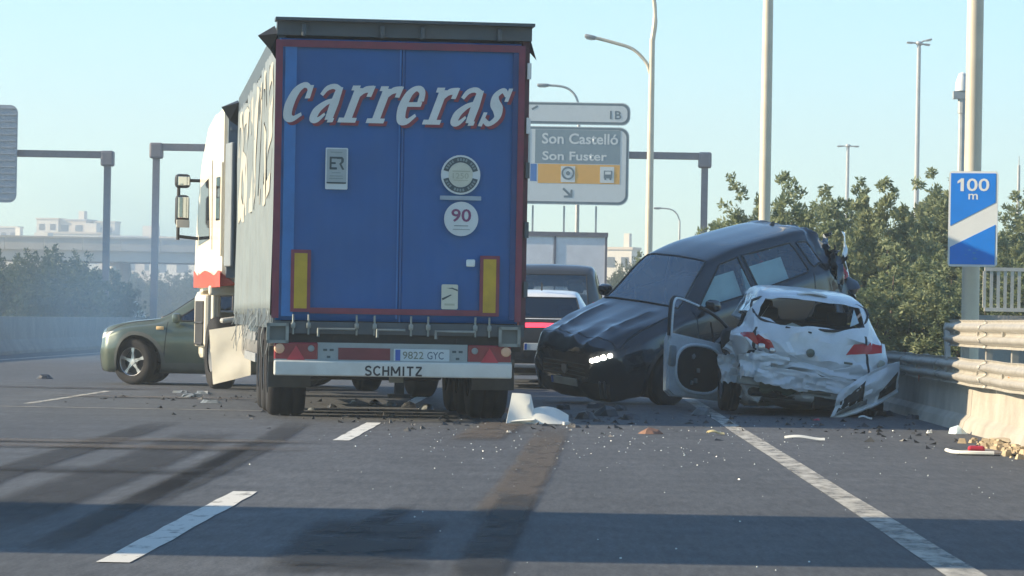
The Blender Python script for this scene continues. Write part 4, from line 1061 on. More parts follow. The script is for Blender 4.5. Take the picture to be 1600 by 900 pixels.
# doors: corrugated slightly
for s in (-1, 1):
    x0, x1 = (tx(433), -.018) if s < 0 else (.004, tx(812))
    def df(u, v, x0=x0, x1=x1): 
        x = x0 + (x1 - x0) * u
        return (x, -.03 - .0007 * math.sin(u * 60) + .001 * noise.noise(Vector((u * 3, v * 4, x0))), 1.0 + 2.82 * v)
    MB().grid(df, 60, 30, .03).build('door', blue, tr, 'all')
MB().box((-.007, -.028, 2.41), (.018, .02, 2.82)).build('door_gap', M('gap blue', (.03, .12, .32), .5), tr)
MB().box((tx(451), -.046, 2.42), (.115, .012, 2.76)).build('door_strip', blue2, tr)
MB().box((tx(622) - .0, -.046, 2.42), (.016, .006, 2.78)).build('door_strip', M('soft blue seam', (.02, .14, .39), .5), tr)
MB().box((tx(804), -.046, 2.42), (.06, .012, 2.76)).build('door_strip', M('deep blue strip', (.010, .045, .16), .4), tr)
for (x0, x1, y0, y1) in ((430, 814, 66, 77), (486, 756, 483, 492), (427, 438, 66, 500), (808, 818, 66, 500)):
    MB().box(((tx(x0) + tx(x1)) / 2, -.057 - .0012 * (y1 - y0 > 50), (tz(y0) + tz(y1)) / 2), (tx(x1) - tx(x0), .004, tz(y0) - tz(y1))).build('red_line', redl, tr)
for (x0, x1, y0, y1) in ((456, 487, 393, 490), (752, 783, 397, 492)):
    cx, cz, w, h = (tx(x0) + tx(x1)) / 2, (tz(y0) + tz(y1)) / 2, tx(x1) - tx(x0), tz(y0) - tz(y1)
    o = MB().box((cx, -.062, cz), (w, .008, h)).build('reflector_border', redl, tr)
    MB().box((cx, -.068, cz), (w - .07, .006, h - .07)).build('reflector', yel, o)
# hinges on the right edge, door clips
for z in (1.35, 1.95, 2.55, 3.0, 3.55):
    MB().box((1.262, -.03, z), (.04, .05, .16)).build('hinge', white_vinyl if z in (3.0, 3.55) else framem, tr)
    MB().box((-1.262, -.03, z), (.04, .05, .16)).build('hinge', framem, tr)

# lettering built from brush-like strokes
def ribbon(pts, wid, off, shear, sc, ox, oz, m, face, xs=1.):
    P = cr([(a, b, 0) for a, b in pts], 5) if len(pts) > 2 else [Vector((a, b, 0)) for a, b in pts]
    n = len(P); v = []; f = []
    for i, p in enumerate(P):
        d = (P[min(i + 1, n - 1)] - P[max(i - 1, 0)]); d.normalize(); nr = Vector((-d.y, d.x, 0))
        t = i / (n - 1) * (len(wid) - 1); k = min(int(t), len(wid) - 2); w = wid[k] + (wid[k + 1] - wid[k]) * (t - k)
        for s in (1, -1):
            q = p + nr * (s * w / 2); v.append(face(ox + (q.x * xs + shear * q.y) * sc, oz + q.y * sc, off))
    for i in range(n - 1): f.append((2 * i, 2 * i + 1, 2 * i + 3, 2 * i + 2))
    m.add(v, f)
GL = {
 'c': [([(.60, .80), (.50, .94), (.34, .97), (.17, .80), (.12, .45), (.20, .14), (.38, .06), (.60, .20)], [.10, .12, .17, .26, .29, .24, .17, .10]), ([(.585, .98), (.60, .62)], [.14, .16])],
 'a': [([(.60, .94), (.61, .5), (.62, .06)], [.20, .27, .24]), ([(.12, .72), (.22, .90), (.42, .96), (.62, .88)], [.13, .16, .14, .14]), ([(.56, .60), (.34, .50), (.15, .30), (.14, .10), (.28, .05), (.44, .22)], [.10, .17, .25, .25, .15, .08]), ([(.60, .05), (.78, .05)], [.13, .11])],
 'r': [([(.32, .93), (.32, .5), (.32, .07)], [.25, .25, .25]), ([(.04, .06), (.60, .06)], [.13, .13]), ([(.10, .93), (.34, .93)], [.13, .14]), ([(.38, .72), (.52, .88), (.76, .92)], [.12, .19, .18]), ([(.735, 1.0), (.72, .70)], [.15, .15])],
 'e': [([(.62, .24), (.42, .06), (.22, .12), (.12, .45), (.17, .80), (.36, .96), (.56, .86), (.62, .60)], [.10, .17, .25, .29, .24, .15, .17, .20]), ([(.16, .52), (.68, .53)], [.12, .13])],
 's': [([(.60, .82), (.42, .96), (.25, .82), (.30, .62), (.48, .44), (.54, .22), (.36, .05), (.14, .16)], [.12, .14, .20, .27, .28, .20, .14, .12]), ([(.64, 1.02), (.64, .66)], [.13, .12]), ([(.12, .36), (.10, -.02)], [.12, .13])]}
def word(s, nm, mat, sc, ox, oz, adv, off, face, parent, shear=.30, xs=1.):
    out = []
    for i, ch in enumerate(s):
        m = MB()
        for k, (p, w) in enumerate(GL[ch]): ribbon(p, w, off + .0009 * k, shear, sc, ox + adv * i, oz, m, face, xs)
        out.append(m.build(nm, mat, parent, fix=False))
    return out
facer = lambda x, z, o: (x, -.058 - o, z)
lred = M('letter red', (.22, .035, .055), .5, var=.1); lwhite = M('letter white', (.62, .66, .64), .5, var=.08, dirt=.2, dirtcol=(.4, .43, .42))
sc_ = .372
word('carreras', 'letter_shadow', lred, sc_, tx(434) + .028, tz(193) - .028, .2830, .000, facer, tr, .36, .86)
word('carreras', 'letter', lwhite, sc_, tx(434), tz(193), .2830, .006, facer, tr, .36, .86)
# slight fall of the word to the right follows the turn of the trailer
# big letters along the left curtain
def faceL(y, z, o):
    v = (z - 1.05) / 2.72; w = .018 * math.sin(y * 5.1) * (1 - v * .6) + .03 * noise.noise(Vector((y * .8, z * .7, -1))) + .010 * math.sin(y * 14)
    return (-1.262 - w - .008 - o, y, z)
cream = M('curtain lettering', (.44, .42, .35), .6, var=.08, dirt=.25, dirtcol=(.4, .38, .32))
word('sarerrac', 'side_letter', cream, 1.35, 1.0, 2.28, 1.42, .004, faceL, tr, -.2)
# stickers
def sticker(nm, poly, mat, off, par=tr): return MB().prism(poly, .002, 'XZ', -off).build(nm, mat, par)
def srect(x0, x1, y0, y1, r=.01): return rrect((tx(x0) + tx(x1)) / 2, (tz(y0) + tz(y1)) / 2, tx(x1) - tx(x0), tz(y0) - tz(y1), r, 3)
stk = M('sticker grey', (.34, .40, .41), .5, var=.08); stw = M('sticker white', (.60, .66, .66), .5, var=.06); sdark = M('sticker ink', (.05, .08, .09), .5); cream2 = M('sticker cream', (.56, .58, .48), .5, var=.08)
e = sticker('sticker', srect(507, 542, 233, 298, .012), stw, .066)
sticker('sticker_field', srect(509, 540, 235, 288), stk, .069, e); sticker('sticker_rule', srect(509, 540, 286.5, 289), sdark, .071, e)
for (x0, x1, y0, y1) in ((513.5, 516.5, 247, 267), (513.5, 525, 247, 250), (513.5, 523, 255.5, 258.5), (513.5, 525, 263.5, 267)): sticker('monogram', srect(x0, x1, y0, y1, .001), sdark, .0725, e)
sticker('monogram', [(tx(a), tz(b)) for a, b in ((525, 247), (533, 247), (535.5, 250), (535.5, 255), (532, 258.5), (536.5, 267), (533, 267), (528.5, 258), (531.5, 254.5), (531.5, 250.5), (525, 250.5))], sdark, .0725, e)
for y_, w_ in ((240, 18), (272, 14), (277, 20), (281, 22)): sticker('fine_print', srect(524 - w_ / 2, 524 + w_ / 2, y_ - .6, y_ + .6, .001), M('faint ink', (.22, .28, .28), .5), .072, e)
cx, cz = tx(719), tz(271)
e = sticker('round_sticker', circle(cx, cz, 31 / S, 32), stw, .066)
for (a0, a1) in ((14, 166), (194, 346)):
    pts = circle(cx, cz, 28 / S, 16, a0, a1) + circle(cx, cz, 19.5 / S, 16, a1, a0); sticker('ring_band', pts, sdark, .069, e)
    for k in range(13):
        a = a0 + 12 + (a1 - a0 - 24) * k / 12; rr = 24 / S; px_, pz_ = cx + rr * math.cos(R(a)), cz + rr * math.sin(R(a)); t = (-math.sin(R(a)), math.cos(R(a))); nn = (math.cos(R(a)), math.sin(R(a)))
        if k % 5 != 3: sticker('ring_print', [(px_ + t[0] * i * .009 + nn[0] * j * .014, pz_ + t[1] * i * .009 + nn[1] * j * .014) for i, j in ((-1, -1), (1, -1), (1, 1), (-1, 1))], M('ring ink', (.19, .25, .26), .5), .0712, e)
sticker('sticker_centre', circle(cx, cz, 19 / S, 28), cream2, .069, e)
fi = M('faint olive ink', (.40, .42, .32), .5)
sticker('fine_print', srect(706, 734, 264.5, 266, .001), fi, .0715, e); text('fine_print', '1250', fi, e, .16, .055, (cx, -.0717, cz - .01)); sticker('fine_print', srect(708, 731, 279, 280, .001), fi, .0715, e)
e = sticker('strip_sticker', srect(687, 752, 304, 310.5, .004), M('strip grey blue', (.30, .38, .44), .5, var=.2), .066)
cx, cz = tx(721), tz(340); e = sticker('round_sticker', circle(cx, cz, 27 / S, 32), stw, .066)
text('number_print', '90', M('plum ink', (.20, .05, .14), .5), e, .20, .13, (cx, -.0695, cz + .035), bold=.015)
sticker('fine_print', srect(710, 732, 350, 351.5, .001), M('faint ink', (.22, .28, .28), .5), .069, e); sticker('fine_print', srect(708, 735, 356, 357, .001), M('faint ink', (.22, .28, .28), .5), .069, e)
MB().rbox((tx(737), -.075, tz(409)), (.09, .03, .075), .03).build('white_knob', M('pale knob', (.70, .78, .76), .4), tr, True)
e = sticker('sticker', srect(692, 718, 443, 482, .015), cream2, .066)
sticker('swoosh', [(tx(a), tz(b)) for a, b in ((692.5, 465), (694, 468), (708, 460), (707, 458.5))], sdark, .069, e)
sticker('swoosh', [(tx(a), tz(b)) for a, b in ((700, 449), (709, 450), (717.5, 453.5), (717.5, 451), (709, 448))], sdark, .069, e)
sticker('fine_print', srect(697, 713, 473, 476, .001), fi, .069, e)

# lower rear: sill, locking bars, brackets, lamp panel, bumper
MB().box((0, .02, .93), (2.5, .14, .12)).build('rear_sill', framem, tr)
MB().box((0, .07, .80), (2.44, .10, .16)).build('rear_crossmember', chass, tr)
galv = M('dull zinc', (.26, .29, .28), .5, .5, var=.25, dirt=.3)
for (x0, x1, y) in ((500, 557, 516), (592, 636, 516), (684, 745, 517)):
    m = MB(); m.tube([(tx(x0), -.10, tz(y + 12)), (tx(x0), -.10, tz(y)), (tx(x1), -.10, tz(y))], .016, 8); m.build('lock_handle', galv, tr, True)
for px in (461, 485, 560, 588, 645, 672, 746, 768):
    m = MB(); m.tube([(tx(px), -.075, .86), (tx(px), -.075, 3.92 if px in (485, 588, 672, 768) and 0 else 1.06)], .011, 8); m.rbox((tx(px), -.08, .95), (.045, .04, .06), .012); m.build('lock_bar', galv, tr, True)
for px in (437, 800):
    m = MB(); a = tx(px); 
    for (dx, dz, w, h) in ((0, .085, .22, .03), (0, -.085, .22, .03), (-.095, 0, .03, .20), (.095, 0, .03, .20)): m.box((a + dx, -.08, .87 + dz), (w, .06, h))
    m.build('corner_bracket', galv, tr); MB().box((a, -.05, .87), (.16, .02, .14)).build('bracket_plate', M('bracket grey', (.14, .16, .16), .5, .4), tr)
pan = M('lamp panel grey', (.30, .35, .36), .5, .3, var=.1, dirt=.25)
MB().box((tx(617), -.05, tz(554)), (tx(735) - tx(500), .05, .215)).build('lamp_panel', pan, tr)
for s, (x0, x1) in ((-1, (432, 500)), (1, (735, 803))):
    cx, w = (tx(x0) + tx(x1)) / 2, tx(x1) - tx(x0); cz = tz(553)
    o = MB().rbox((cx, -.06, cz), (w, .07, .20), .015).build('tail_lamp', M('lamp dark red', (.22, .02, .03), .25, var=.2), tr)
    if s < 0: o['label'] = 'left tail lamp cluster with chipped amber end'
    MB().prism([(cx - .09, cz - .075), (cx + .09, cz - .075), (cx, cz + .07)], .006, 'XZ', -.102).build('triangle_reflector', M('bright red reflector', (.45, .03, .05), .3), o)
    MB().lathe([(0, -.03), (.045, -.025), (.055, 0)], 14, 'Y', (cx + s * .165, -.085, cz + .035)).build('amber_lens', M('amber pale lens', (.70, .42, .26), .3), o, True)
    MB().lathe([(0, -.03), (.03, -.025), (.035, 0)], 14, 'Y', (cx - s * .15, -.085, cz + .04)).build('reverse_lens', M('dull lens', (.25, .28, .28), .3), o, True)
MB().box((tx(572.5), -.080, tz(555)), (tx(613) - tx(532), .012, .13)).build('red_reflector', M('dull red panel', (.16, .025, .035), .4, var=.15), tr)
pl = MB().rbox((tx(662.5), -.082, tz(555)), (.56, .015, .125), .006).build('number_plate', M('plate pale', (.50, .58, .60), .4, var=.08), tr)
MB().box((tx(625), -.0905, tz(555)), (.05, .003, .11)).build('blue_strip', M('plate blue', (.02, .09, .38), .4), pl)
text('lettering', '9822', M('faded plate ink', (.16, .19, .15), .5), pl, .21, .075, (tx(649), -.0915, tz(555)), bold=.006)
text('lettering', 'GYC', M('plate ink', (.05, .10, .16), .5), pl, .165, .075, (tx(684), -.0915, tz(555)), bold=.006)
for px in (517, 719):
    for (dx, dz, w) in ((-.035, .035, .04), (.03, .035, .04), (0, -.035, .035)): MB().box((tx(px) + dx, -.077, tz(554) + dz), (w, .006, .022)).build('socket', sdark, tr)
bump = MB().rbox((tx(618), -.09, tz(577.5)), (tx(804) - tx(432), .10, .15), .015).build('underrun_bar', M('scuffed white', (.62, .64, .60), .5, var=.08, dirt=.35, dirtcol=(.35, .33, .28)), tr)
def block(ch):
    D = {'S': [[(.85, .80), (.6, .95), (.25, .88), (.2, .62), (.75, .42), (.8, .15), (.4, .04), (.1, .18)]], 'C': [[(.9, .80), (.55, .95), (.15, .75), (.12, .3), (.5, .05), (.9, .2)]],
         'H': [[(.15, 0), (.15, 1)], [(.85, 0), (.85, 1)], [(.15, .5), (.85, .5)]], 'M': [[(.1, 0), (.1, 1)], [(.9, 0), (.9, 1)], [(.12, .95), (.5, .25)], [(.5, .25), (.88, .95)]],
         'I': [[(.5, 0), (.5, 1)]], 'T': [[(.5, 0), (.5, 1)], [(.05, .92), (.95, .92)]], 'Z': [[(.1, .92), (.9, .92)], [(.85, .9), (.12, .1)], [(.08, .08), (.92, .08)]]}
    return D[ch]
bk = M('black print', (.02, .02, .022), .5); cx = tx(573)
for ch in 'SCHMITZ':
    m = MB(); wch = .035 if ch == 'I' else (.098 if ch == 'M' else .075)
    for k, st in enumerate(block(ch)):
        ribbon([(a * wch / .095, b) for a, b in st], [.19, .19], .0006 * k, .0, .095, cx, tz(580) - .0475, m, lambda x, z, o: (x, -.1425 - o, z))
    m.build('lettering', bk, bump, fix=False); cx += wch + .012
MB().box((tx(618), -.07, tz(566)), (tx(804) - tx(432), .06, .03)).build('bumper_ledge', pan, tr)
for s in (-1, 1): MB().box((s * .62, .25, .66), (.09, .5, .36)).build('bumper_arm', chass, tr)
# chassis, axles, wheels, mudflaps
for s in (-1, 1): MB().box((s * .62, LEN / 2 - .3, .80), (.12, LEN - 1.2, .34)).build('chassis_beam', chass, tr)
hubm = M('hub grey', (.30, .31, .31), .6, .3, var=.2, dirt=.4)
for k, yy in enumerate((1.75, 3.05, 4.35)):
    MB().tube([(-1.0, yy, .50), (1.0, yy, .50)], .07, 10).build('axle', chass, tr, True)
    for s in (-1, 1):
        w = MB(); w.lathe([(.28, -.19), (.46, -.195), (.495, -.17), (.51, -.13), (.51, -.07), (.495, -.065), (.495, -.05), (.51, -.045), (.51, .045), (.495, .05), (.495, .065), (.51, .07), (.51, .13), (.495, .17), (.46, .195), (.28, .19)], 36, 'X')
        wo = w.build('wheel', asphalt_dark, tr, 'all'); wo.location = (s * 1.055, yy, .51)
        hh = MB(); hh.lathe([(.0, .06), (.09, .06), (.11, .02), (.13, -.02), (.22, -.03), (.28, .10), (.29, .18)] if s > 0 else [(.0, -.06), (.09, -.06), (.11, -.02), (.13, .02), (.22, .03), (.28, -.10), (.29, -.18)], 24, 'X'); hh.build('hub', hubm, wo, True)
for s in (-1, 1):
    MB().box((s * 1.05, .98, .52), (.44, .015, .42)).build('mudflap', M('mudflap dusty', (.07, .065, .055), .8, var=.3), tr)
    MB().box((s * 1.05, .95, .60), (.44, .03, .06)).build('flap_bar', M('flap bar', (.14, .13, .11), .6, .3), tr)
    MB().grid(lambda u, v, s=s: (s * (.84 + .42 * v), 1.1 + 3.9 * u, 1.03 + .02 * math.sin(u * 3 * 6.28)), 18, 2, .01).build('mudguard', plastic, tr)
    for zz in (.55, .80): MB().box((s * 1.22, 7.6, zz), (.03, 3.8, .10)).build('side_guard', M('guard alloy', (.36, .37, .37), .5, .5, var=.2), tr)
    MB().box((s * .8, 10.4, .52), (.12, .14, 1.0)).build('landing_leg', chass, tr)
    MB().box((s * .8, 10.4, .03), (.28, .28, .05)).build('leg_foot', chass, tr)
MB().rbox((0, 6.4, .62), (1.9, 1.4, .62), .06).build('shade_block', chass, tr); MB().tube([(-.56, .7, .44), (-.56, .7, .70)], .05, 8).build('buffer', galv, tr, True)  # the box is added to block the view and darken the underside
MB().box((.02, .6, .45), (.14, .12, .14)).build('hook_block', galv, tr)
# torn curtain strips along the left, torn roof edges
rn = random.Random(21)
for k in range(30):
    y0 = .35 + k * .42 + rn.uniform(-.1, .1); L_ = rn.uniform(.18, .52); w_ = rn.uniform(.06, .16); out = rn.uniform(.0, .10); sw_ = rn.uniform(-.12, .12)
    MB().grid(lambda u, v: (-1.27 - out * v - .02 * math.sin(v * 5 + k), y0 + (u - .5) * w_ * (1 - .4 * v) + sw_ * v, 1.10 - L_ * v), 2, 6, .004).build('torn_strip', curt if k % 3 else M('torn strip dark', (.07, .08, .085), .8), tr, 'all')
MB().add([(-1.27, -.05, 3.86), (-1.47, .02, 3.84), (-1.34, .05, 3.70), (-1.27, .3, 3.62), (-1.30, .1, 3.95), (-1.25, .25, 3.84)], [(0, 1, 2), (0, 2, 3), (0, 4, 1), (0, 3, 5), (4, 5, 3, 2), (1, 4, 2)]).build('torn_flap', plastic, tr, fix=False)
MB().add([(-1.27, LEN - .3, 3.90), (-1.50, LEN - .2, 3.84), (-1.38, LEN - .15, 3.66), (-1.27, LEN, 3.60), (-1.27, LEN, 3.95)], [(0, 1, 2), (0, 2, 3), (0, 4, 1), (1, 4, 3, 2)]).build('torn_flap', plastic, tr, fix=False)
MB().add([(1.27, -.05, 3.86), (1.33, -.06, 3.66), (1.27, .02, 3.74), (1.27, .2, 3.86)], [(0, 1, 2), (0, 2, 3), (0, 3, 1), (1, 3, 2)]).build('torn_flap', plastic, tr, fix=False)

# ------------------------------------------------------------------ tractor unit, turned further left, cab side damaged
TH = 16.0
cabw = M('cab cream white', (.70, .65, .53), .38, var=.05, coat=.4, dirt=.18, dirtcol=(.45, .40, .30))
Yc = 49.35; bx_, by_ = GX(350, Yc, 330), Yc    # back left corner of the cab
ht = Matrix.Rotation(R(TH), 3, 'Z'); offs = ht @ Vector((-1.22, 0, 0))
tu = empty('truck_tractor', (bx_ - offs.x, by_ - offs.y, 0), R(TH), 'white lorry tractor with its lower cab side torn open', 'truck')
prof = [(.0, 1.50), (2.20, 1.35), (2.30, 1.5), (2.24, 2.1), (2.05, 2.75), (1.85, 3.2), (1.35, 3.72), (.75, 3.90), (.0, 3.92)]
bm = bmesh.new(); vs1 = [bm.verts.new((-1.22, a, b)) for a, b in prof]; vs2 = [bm.verts.new((1.22, a, b)) for a, b in prof]
bm.faces.new(vs1); bm.faces.new(list(reversed(vs2)))
for i in range(len(prof)): bm.faces.new((vs1[i], vs2[i], vs2[(i + 1) % len(prof)], vs1[(i + 1) % len(prof)]))
bmesh.ops.recalc_face_normals(bm, faces=bm.faces)
bmesh.ops.bevel(bm, geom=[e for e in bm.edges], offset=.07, segments=3, affect='EDGES')
me = bpy.data.meshes.new('cab'); bm.to_mesh(me); bm.free(); me.materials.append(cabw)
me.polygons.foreach_set('use_smooth', [True] * len(me.polygons)); me.set_sharp_from_angle(angle=R(30))
o = bpy.data.objects.new('cab', me); C.objects.link(o); o.parent = tu
# rear wall panel in shade, ribs, side deflector
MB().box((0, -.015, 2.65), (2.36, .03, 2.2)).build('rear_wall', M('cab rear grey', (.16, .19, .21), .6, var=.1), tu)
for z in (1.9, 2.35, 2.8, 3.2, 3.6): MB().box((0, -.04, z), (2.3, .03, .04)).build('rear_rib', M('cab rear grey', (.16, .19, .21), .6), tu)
MB().rbox((-1.19, -.24, 2.55), (.05, .46, 1.7), .02).build('side_deflector', M('deflector grey', (.20, .23, .25), .6, var=.1), tu)
MB().rbox((-1.235, .10, 2.5), (.03, .04, 1.3), .012).build('deflector_edge', cabw, tu)
wdk = M('cab window', (.012, .014, .018), .08, coat=.5)
MB().prism([(1.05, 2.10), (1.90, 2.02), (1.80, 2.85), (1.20, 2.95)], .006, 'YZ', -1.228).build('side_window', wdk, tu)
MB().prism([(.85, 1.95), (.87, 1.95), (.93, 3.2), (.91, 3.2)], .004, 'YZ', -1.226).build('door_seam', inter, tu)
MB().prism([(.30, 2.35), (.58, 2.35), (.58, 2.95), (.30, 2.95)], .006, 'YZ', -1.228).build('sleeper_window', wdk, tu)
MB().rbox((0, 2.16, 2.45), (2.1, .06, .8), .03, rotm('X', 16)).build('windscreen', wdk, tu)
MB().rbox((0, 2.12, 3.05), (2.2, .35, .05), .02, rotm('X', -12)).build('sun_visor', plastic, tu)
for s in (-1, 1):
    ar = MB(); ar.tube([(s * 1.2, 2.0, 2.95), (s * 1.50, 2.05, 2.95)], .025, 8); ar.tube([(s * 1.2, 2.0, 2.12), (s * 1.50, 2.05, 2.15)], .025, 8); ar.tube([(s * 1.50, 2.05, 2.1), (s * 1.50, 2.05, 3.0)], .025, 8)
    a = ar.build('mirror_arm', plastic, tu, True)
    h1 = MB().rbox((s * 1.45, 2.02, 2.52), (.20, .14, .44), .05).build('mirror', plastic, tu, True); MB().rbox((s * 1.45, 1.93, 2.56), (.155, .012, .30), .03).build('mirror_glass', M('mirror glass', (.5, .55, .58), .05, 1.0), h1)
    MB().rbox((s * 1.45, 1.935, 2.33), (.19, .02, .11), .02).build('mirror_foot', cabw, h1)
    h2 = MB().rbox((s * 1.45, 2.02, 2.94), (.22, .14, .20), .05).build('mirror', plastic, tu, True); MB().rbox((s * 1.45, 1.93, 2.94), (.165, .012, .13), .03).build('mirror_glass', M('mirror glass', (.5, .55, .58), .05, 1.0), h2)
# red torn trim under the cab
MB().grid(lambda u, v: (-1.27 + .03 * math.sin(u * 6), -.05 + 2.0 * u, 1.62 - .20 * v + .035 * math.sin(u * 14) * (1 - v) ), 14, 3, .01).build('red_trim', M('torn red trim', (.55, .07, .04), .5, var=.2), tu)
MB().add([(-1.24, .0, 1.62), (-1.02, -.03, 1.45), (-1.26, -.02, 1.43), (-1.28, .3, 1.43)], [(0, 1, 2), (0, 2, 3), (0, 3, 1), (1, 3, 2)]).build('red_trim', M('torn red trim', (.55, .07, .04), .5, var=.2), tu, fix=False)
# lower body: corner step box, post, dark hole, hanging skirt panel
MB().rbox((-1.10, 1.78, .95), (.24, .85, .75), .05).build('step_box', cabw, tu)
MB().box((-1.225, 1.72, .92), (.02, .62, .62)).build('step_recess', inter, tu)
for z in (.62, .92): MB().rbox((-1.20, 1.72, z), (.10, .6, .03), .01).build('step', chass, tu)
MB().rbox((-1.16, .98, 1.0), (.06, .12, 1.0), .02).build('fairing_post', cabw, tu)
MB().rbox((-1.02, .78, 1.38), (.5, .14, .14), .03).build('fairing_top', cabw, tu)
MB().rbox((-1.05, 2.05, 1.20), (.30, .30, .34), .05).build('bumper_corner', cabw, tu)
def skirt(u, v):
    return (-1.41 + .52 * u + .06 * (1 - u) * v, -.10 - .30 * u + .02 * noise.noise(Vector((u * 3, v * 3, 1))) - .05 * v, .92 - .09 * (1 - u) - (.80 - .10 * u) * v + .05 * (1 - u) * v)
MB().grid(skirt, 10, 12, .015).build('torn_skirt', cabw, tu, True)
MB().rbox((-1.0, -.05, .99), (.5, .2, .07), .03, rotm('Y', -8)).build('skirt_bracket', M('skirt bracket', (.45, .44, .40), .5, .3), tu, True)
MB().box((0, .6, .78), (1.0, 4.6, .30)).build('chassis', chass, tu); MB().rbox((0, 2.1, .75), (2.3, .3, .7), .08).build('front_bumper', cabw, tu)
MB().rbox((0, 1.0, 1.15), (1.3, 1.9, .6), .1).build('engine_block', chass, tu)
MB().rbox((-.75, -.9, .75), (.55, 1.1, .55), .08).build('fuel_tank', M('tank alloy', (.3, .3, .3), .4, .6), tu, True)
for yy, xs in ((.95, 1.05), (-2.7, .95)):
    for s in (-1, 1):
        w = MB(); w.lathe([(.28, -.15), (.46, -.155), (.495, -.13), (.505, -.09), (.505, .09), (.495, .13), (.46, .155), (.28, .15)], 32, 'X'); wo = w.build('wheel', asphalt_dark, tu, 'all'); wo.location = (s * xs, yy, .505)
        hh = MB(); hh.lathe([(0, s * .1), (.1, s * .1), (.13, s * .05), (.22, s * .0), (.28, s * .13)], 20, 'X'); hh.build('hub', hubm, wo, True)
    MB().tube([(-1, yy, .5), (1, yy, .5)], .08, 10).build('axle', chass, tu, True)
MB().tube(cr([(-.7, -.1, 1.5), (-.9, -.35, 1.35), (-.8, -.6, 1.45)], 5), .02, 6).build('air_hose', plastic, tu, True)

# ------------------------------------------------------------------ debris on the road
pw = M('broken white plastic', (.72, .72, .66), .45, var=.06, dirt=.2, dirtcol=(.4, .38, .34))
db = empty('bumper_fragment', (*ground(838, 664), 0), label='large broken white bumper shell lying on the road by the trailer wheel', cat='debris')
def bf(u, v):
    x = -.30 + .62 * u; a = .20 * (1 - u) ** .7
    hh = .30 - .10 * u if u < .34 else .12 + .05 * math.sin((u - .34) * 4.5) - .12 * max(0, u - .8)
    z = .012 + v * hh + .02 * math.sin(u * 5) * v
    return (x + .05 * v * (1 - u), .10 * u + .14 * v + .04 * math.sin(u * 6 + v * 3), z)
MB().grid(bf, 18, 8, .008).build('shell', pw, db, True)
MB().grid(lambda u, v: (-.26 + .24 * u, .02 + .05 * v, .03 + .02 * u + .012 * v), 5, 2, .006).build('torn_edge', pw, db)
MB().box((.30, .02, .02), (.02, .12, .03), rotm('Z', -30)).build('clip', pw, db)
def junk(nm, px, py, size, mat, label, seed, flat=.5, cat='debris', group=None):
    x, y = ground(px, py); rn = random.Random(seed); o = empty(nm, (x, y, .002), R(rn.uniform(0, 360)) if flat < 2 else 0, label, cat, group)
    m = MB(); n = 9; pts = [(math.cos(6.283 * k / n) * size * rn.uniform(.35, .55), math.sin(6.283 * k / n) * size * rn.uniform(.35, .55)) for k in range(n)]
    top = [(a * rn.uniform(.4, .9), b * rn.uniform(.4, .9), size * flat * rn.uniform(.25, .6)) for a, b in pts]
    v = [(a, b, 0) for a, b in pts] + top + [(0, 0, size * flat * rn.uniform(.4, .8))]
    f = [(k, (k + 1) % n, n + (k + 1) % n, n + k) for k in range(n)] + [(n + k, n + (k + 1) % n, 2 * n) for k in range(n)] + [tuple(range(n - 1, -1, -1))]
    m.add(v, f).build('piece', mat, o)
    return o
dkp = M('dark broken plastic', (.03, .034, .04), .5, var=.4, dirt=.4, dirtcol=(.12, .11, .1)); brn = M('dusty brown piece', (.22, .12, .08), .8, var=.3)
junk('car_fragment', 1014, 678, .26, brn, 'dusty brown chunk on the road beside the worn edge line', 1, .30)
junk('car_fragment', 790, 645, .20, brn, 'brown and white broken lamp beside the large white bumper shell', 2)
junk('car_fragment', 795, 676, .06, pw, 'small white chip in front of the white bumper shell', 3)
for k, (px, py, s_) in enumerate(((915, 655, .30), (945, 650, .36), (965, 642, .25), (930, 638, .26), (985, 655, .22), (900, 668, .16), (1095, 648, .28), (880, 640, .2))):
    junk('car_fragment', px, py, s_, dkp if k != 6 else M('grey scrap', (.14, .16, .17), .5), 'dark broken car part strewn below the nose of the dark crossover', 10 + k, .45, group='dark fragments under the crossover')
for k, (px, py, s_) in enumerate(((487, 641, .10), (520, 637, .14), (552, 631, .10), (585, 633, .20), (612, 634, .16), (640, 637, .22), (665, 640, .18))):
    junk('car_fragment', px, py, s_, dkp if k % 2 else M('grey scrap', (.14, .16, .17), .5), 'grey scrap lying on the road under the trailer', 30 + k, .5, group='scrap under the trailer')
junk('car_fragment', 552, 628, .07, pw, 'bright white chip on the road under the trailer', 44)
def strip(nm, px, py, L_, W__, H__, mat, label, rz=0, parts=()):
    x, y = ground(px, py); o = empty(nm, (x, y, .003), R(rz), label, 'debris')
    m = MB(); m.grid(lambda u, v: (-L_ / 2 + L_ * u, -W__ / 2 + W__ * v, H__ * .5 + .012 * math.sin(u * 5) + H__ * .4 * math.sin(math.pi * v)), 8, 4, .006); m.build('piece', mat, o, True)
    return o
strip('trim_strip', 1257, 690, .36, .07, .05, pw, 'short cream plastic trim strip right of the edge line')
strip('car_fragment', 1118, 680, .16, .06, .04, M('yellowed plastic', (.62, .52, .26), .5), 'yellowed plastic sliver beside the worn edge line', 12)
strip('car_fragment', 1352, 656, .15, .06, .04, pw, 'small white strip under the hanging bumper of the white hatchback', -8)
junk('car_fragment', 1497, 678, .18, M('pale blue plastic', (.60, .72, .74), .4), 'pale blue plastic lump at the foot of the parapet', 51, .6)
junk('car_fragment', 1452, 677, .08, pw, 'small white lump in the shade by the parapet', 52, .8)
for k, (px, py, s_) in enumerate(((1400, 640, .3), (1385, 650, .25), (1425, 655, .2))): junk('car_fragment', px, py, s_, dkp, 'black plastic scrap between white hatchback and parapet', 55 + k, .5, group='black scrap by the parapet')
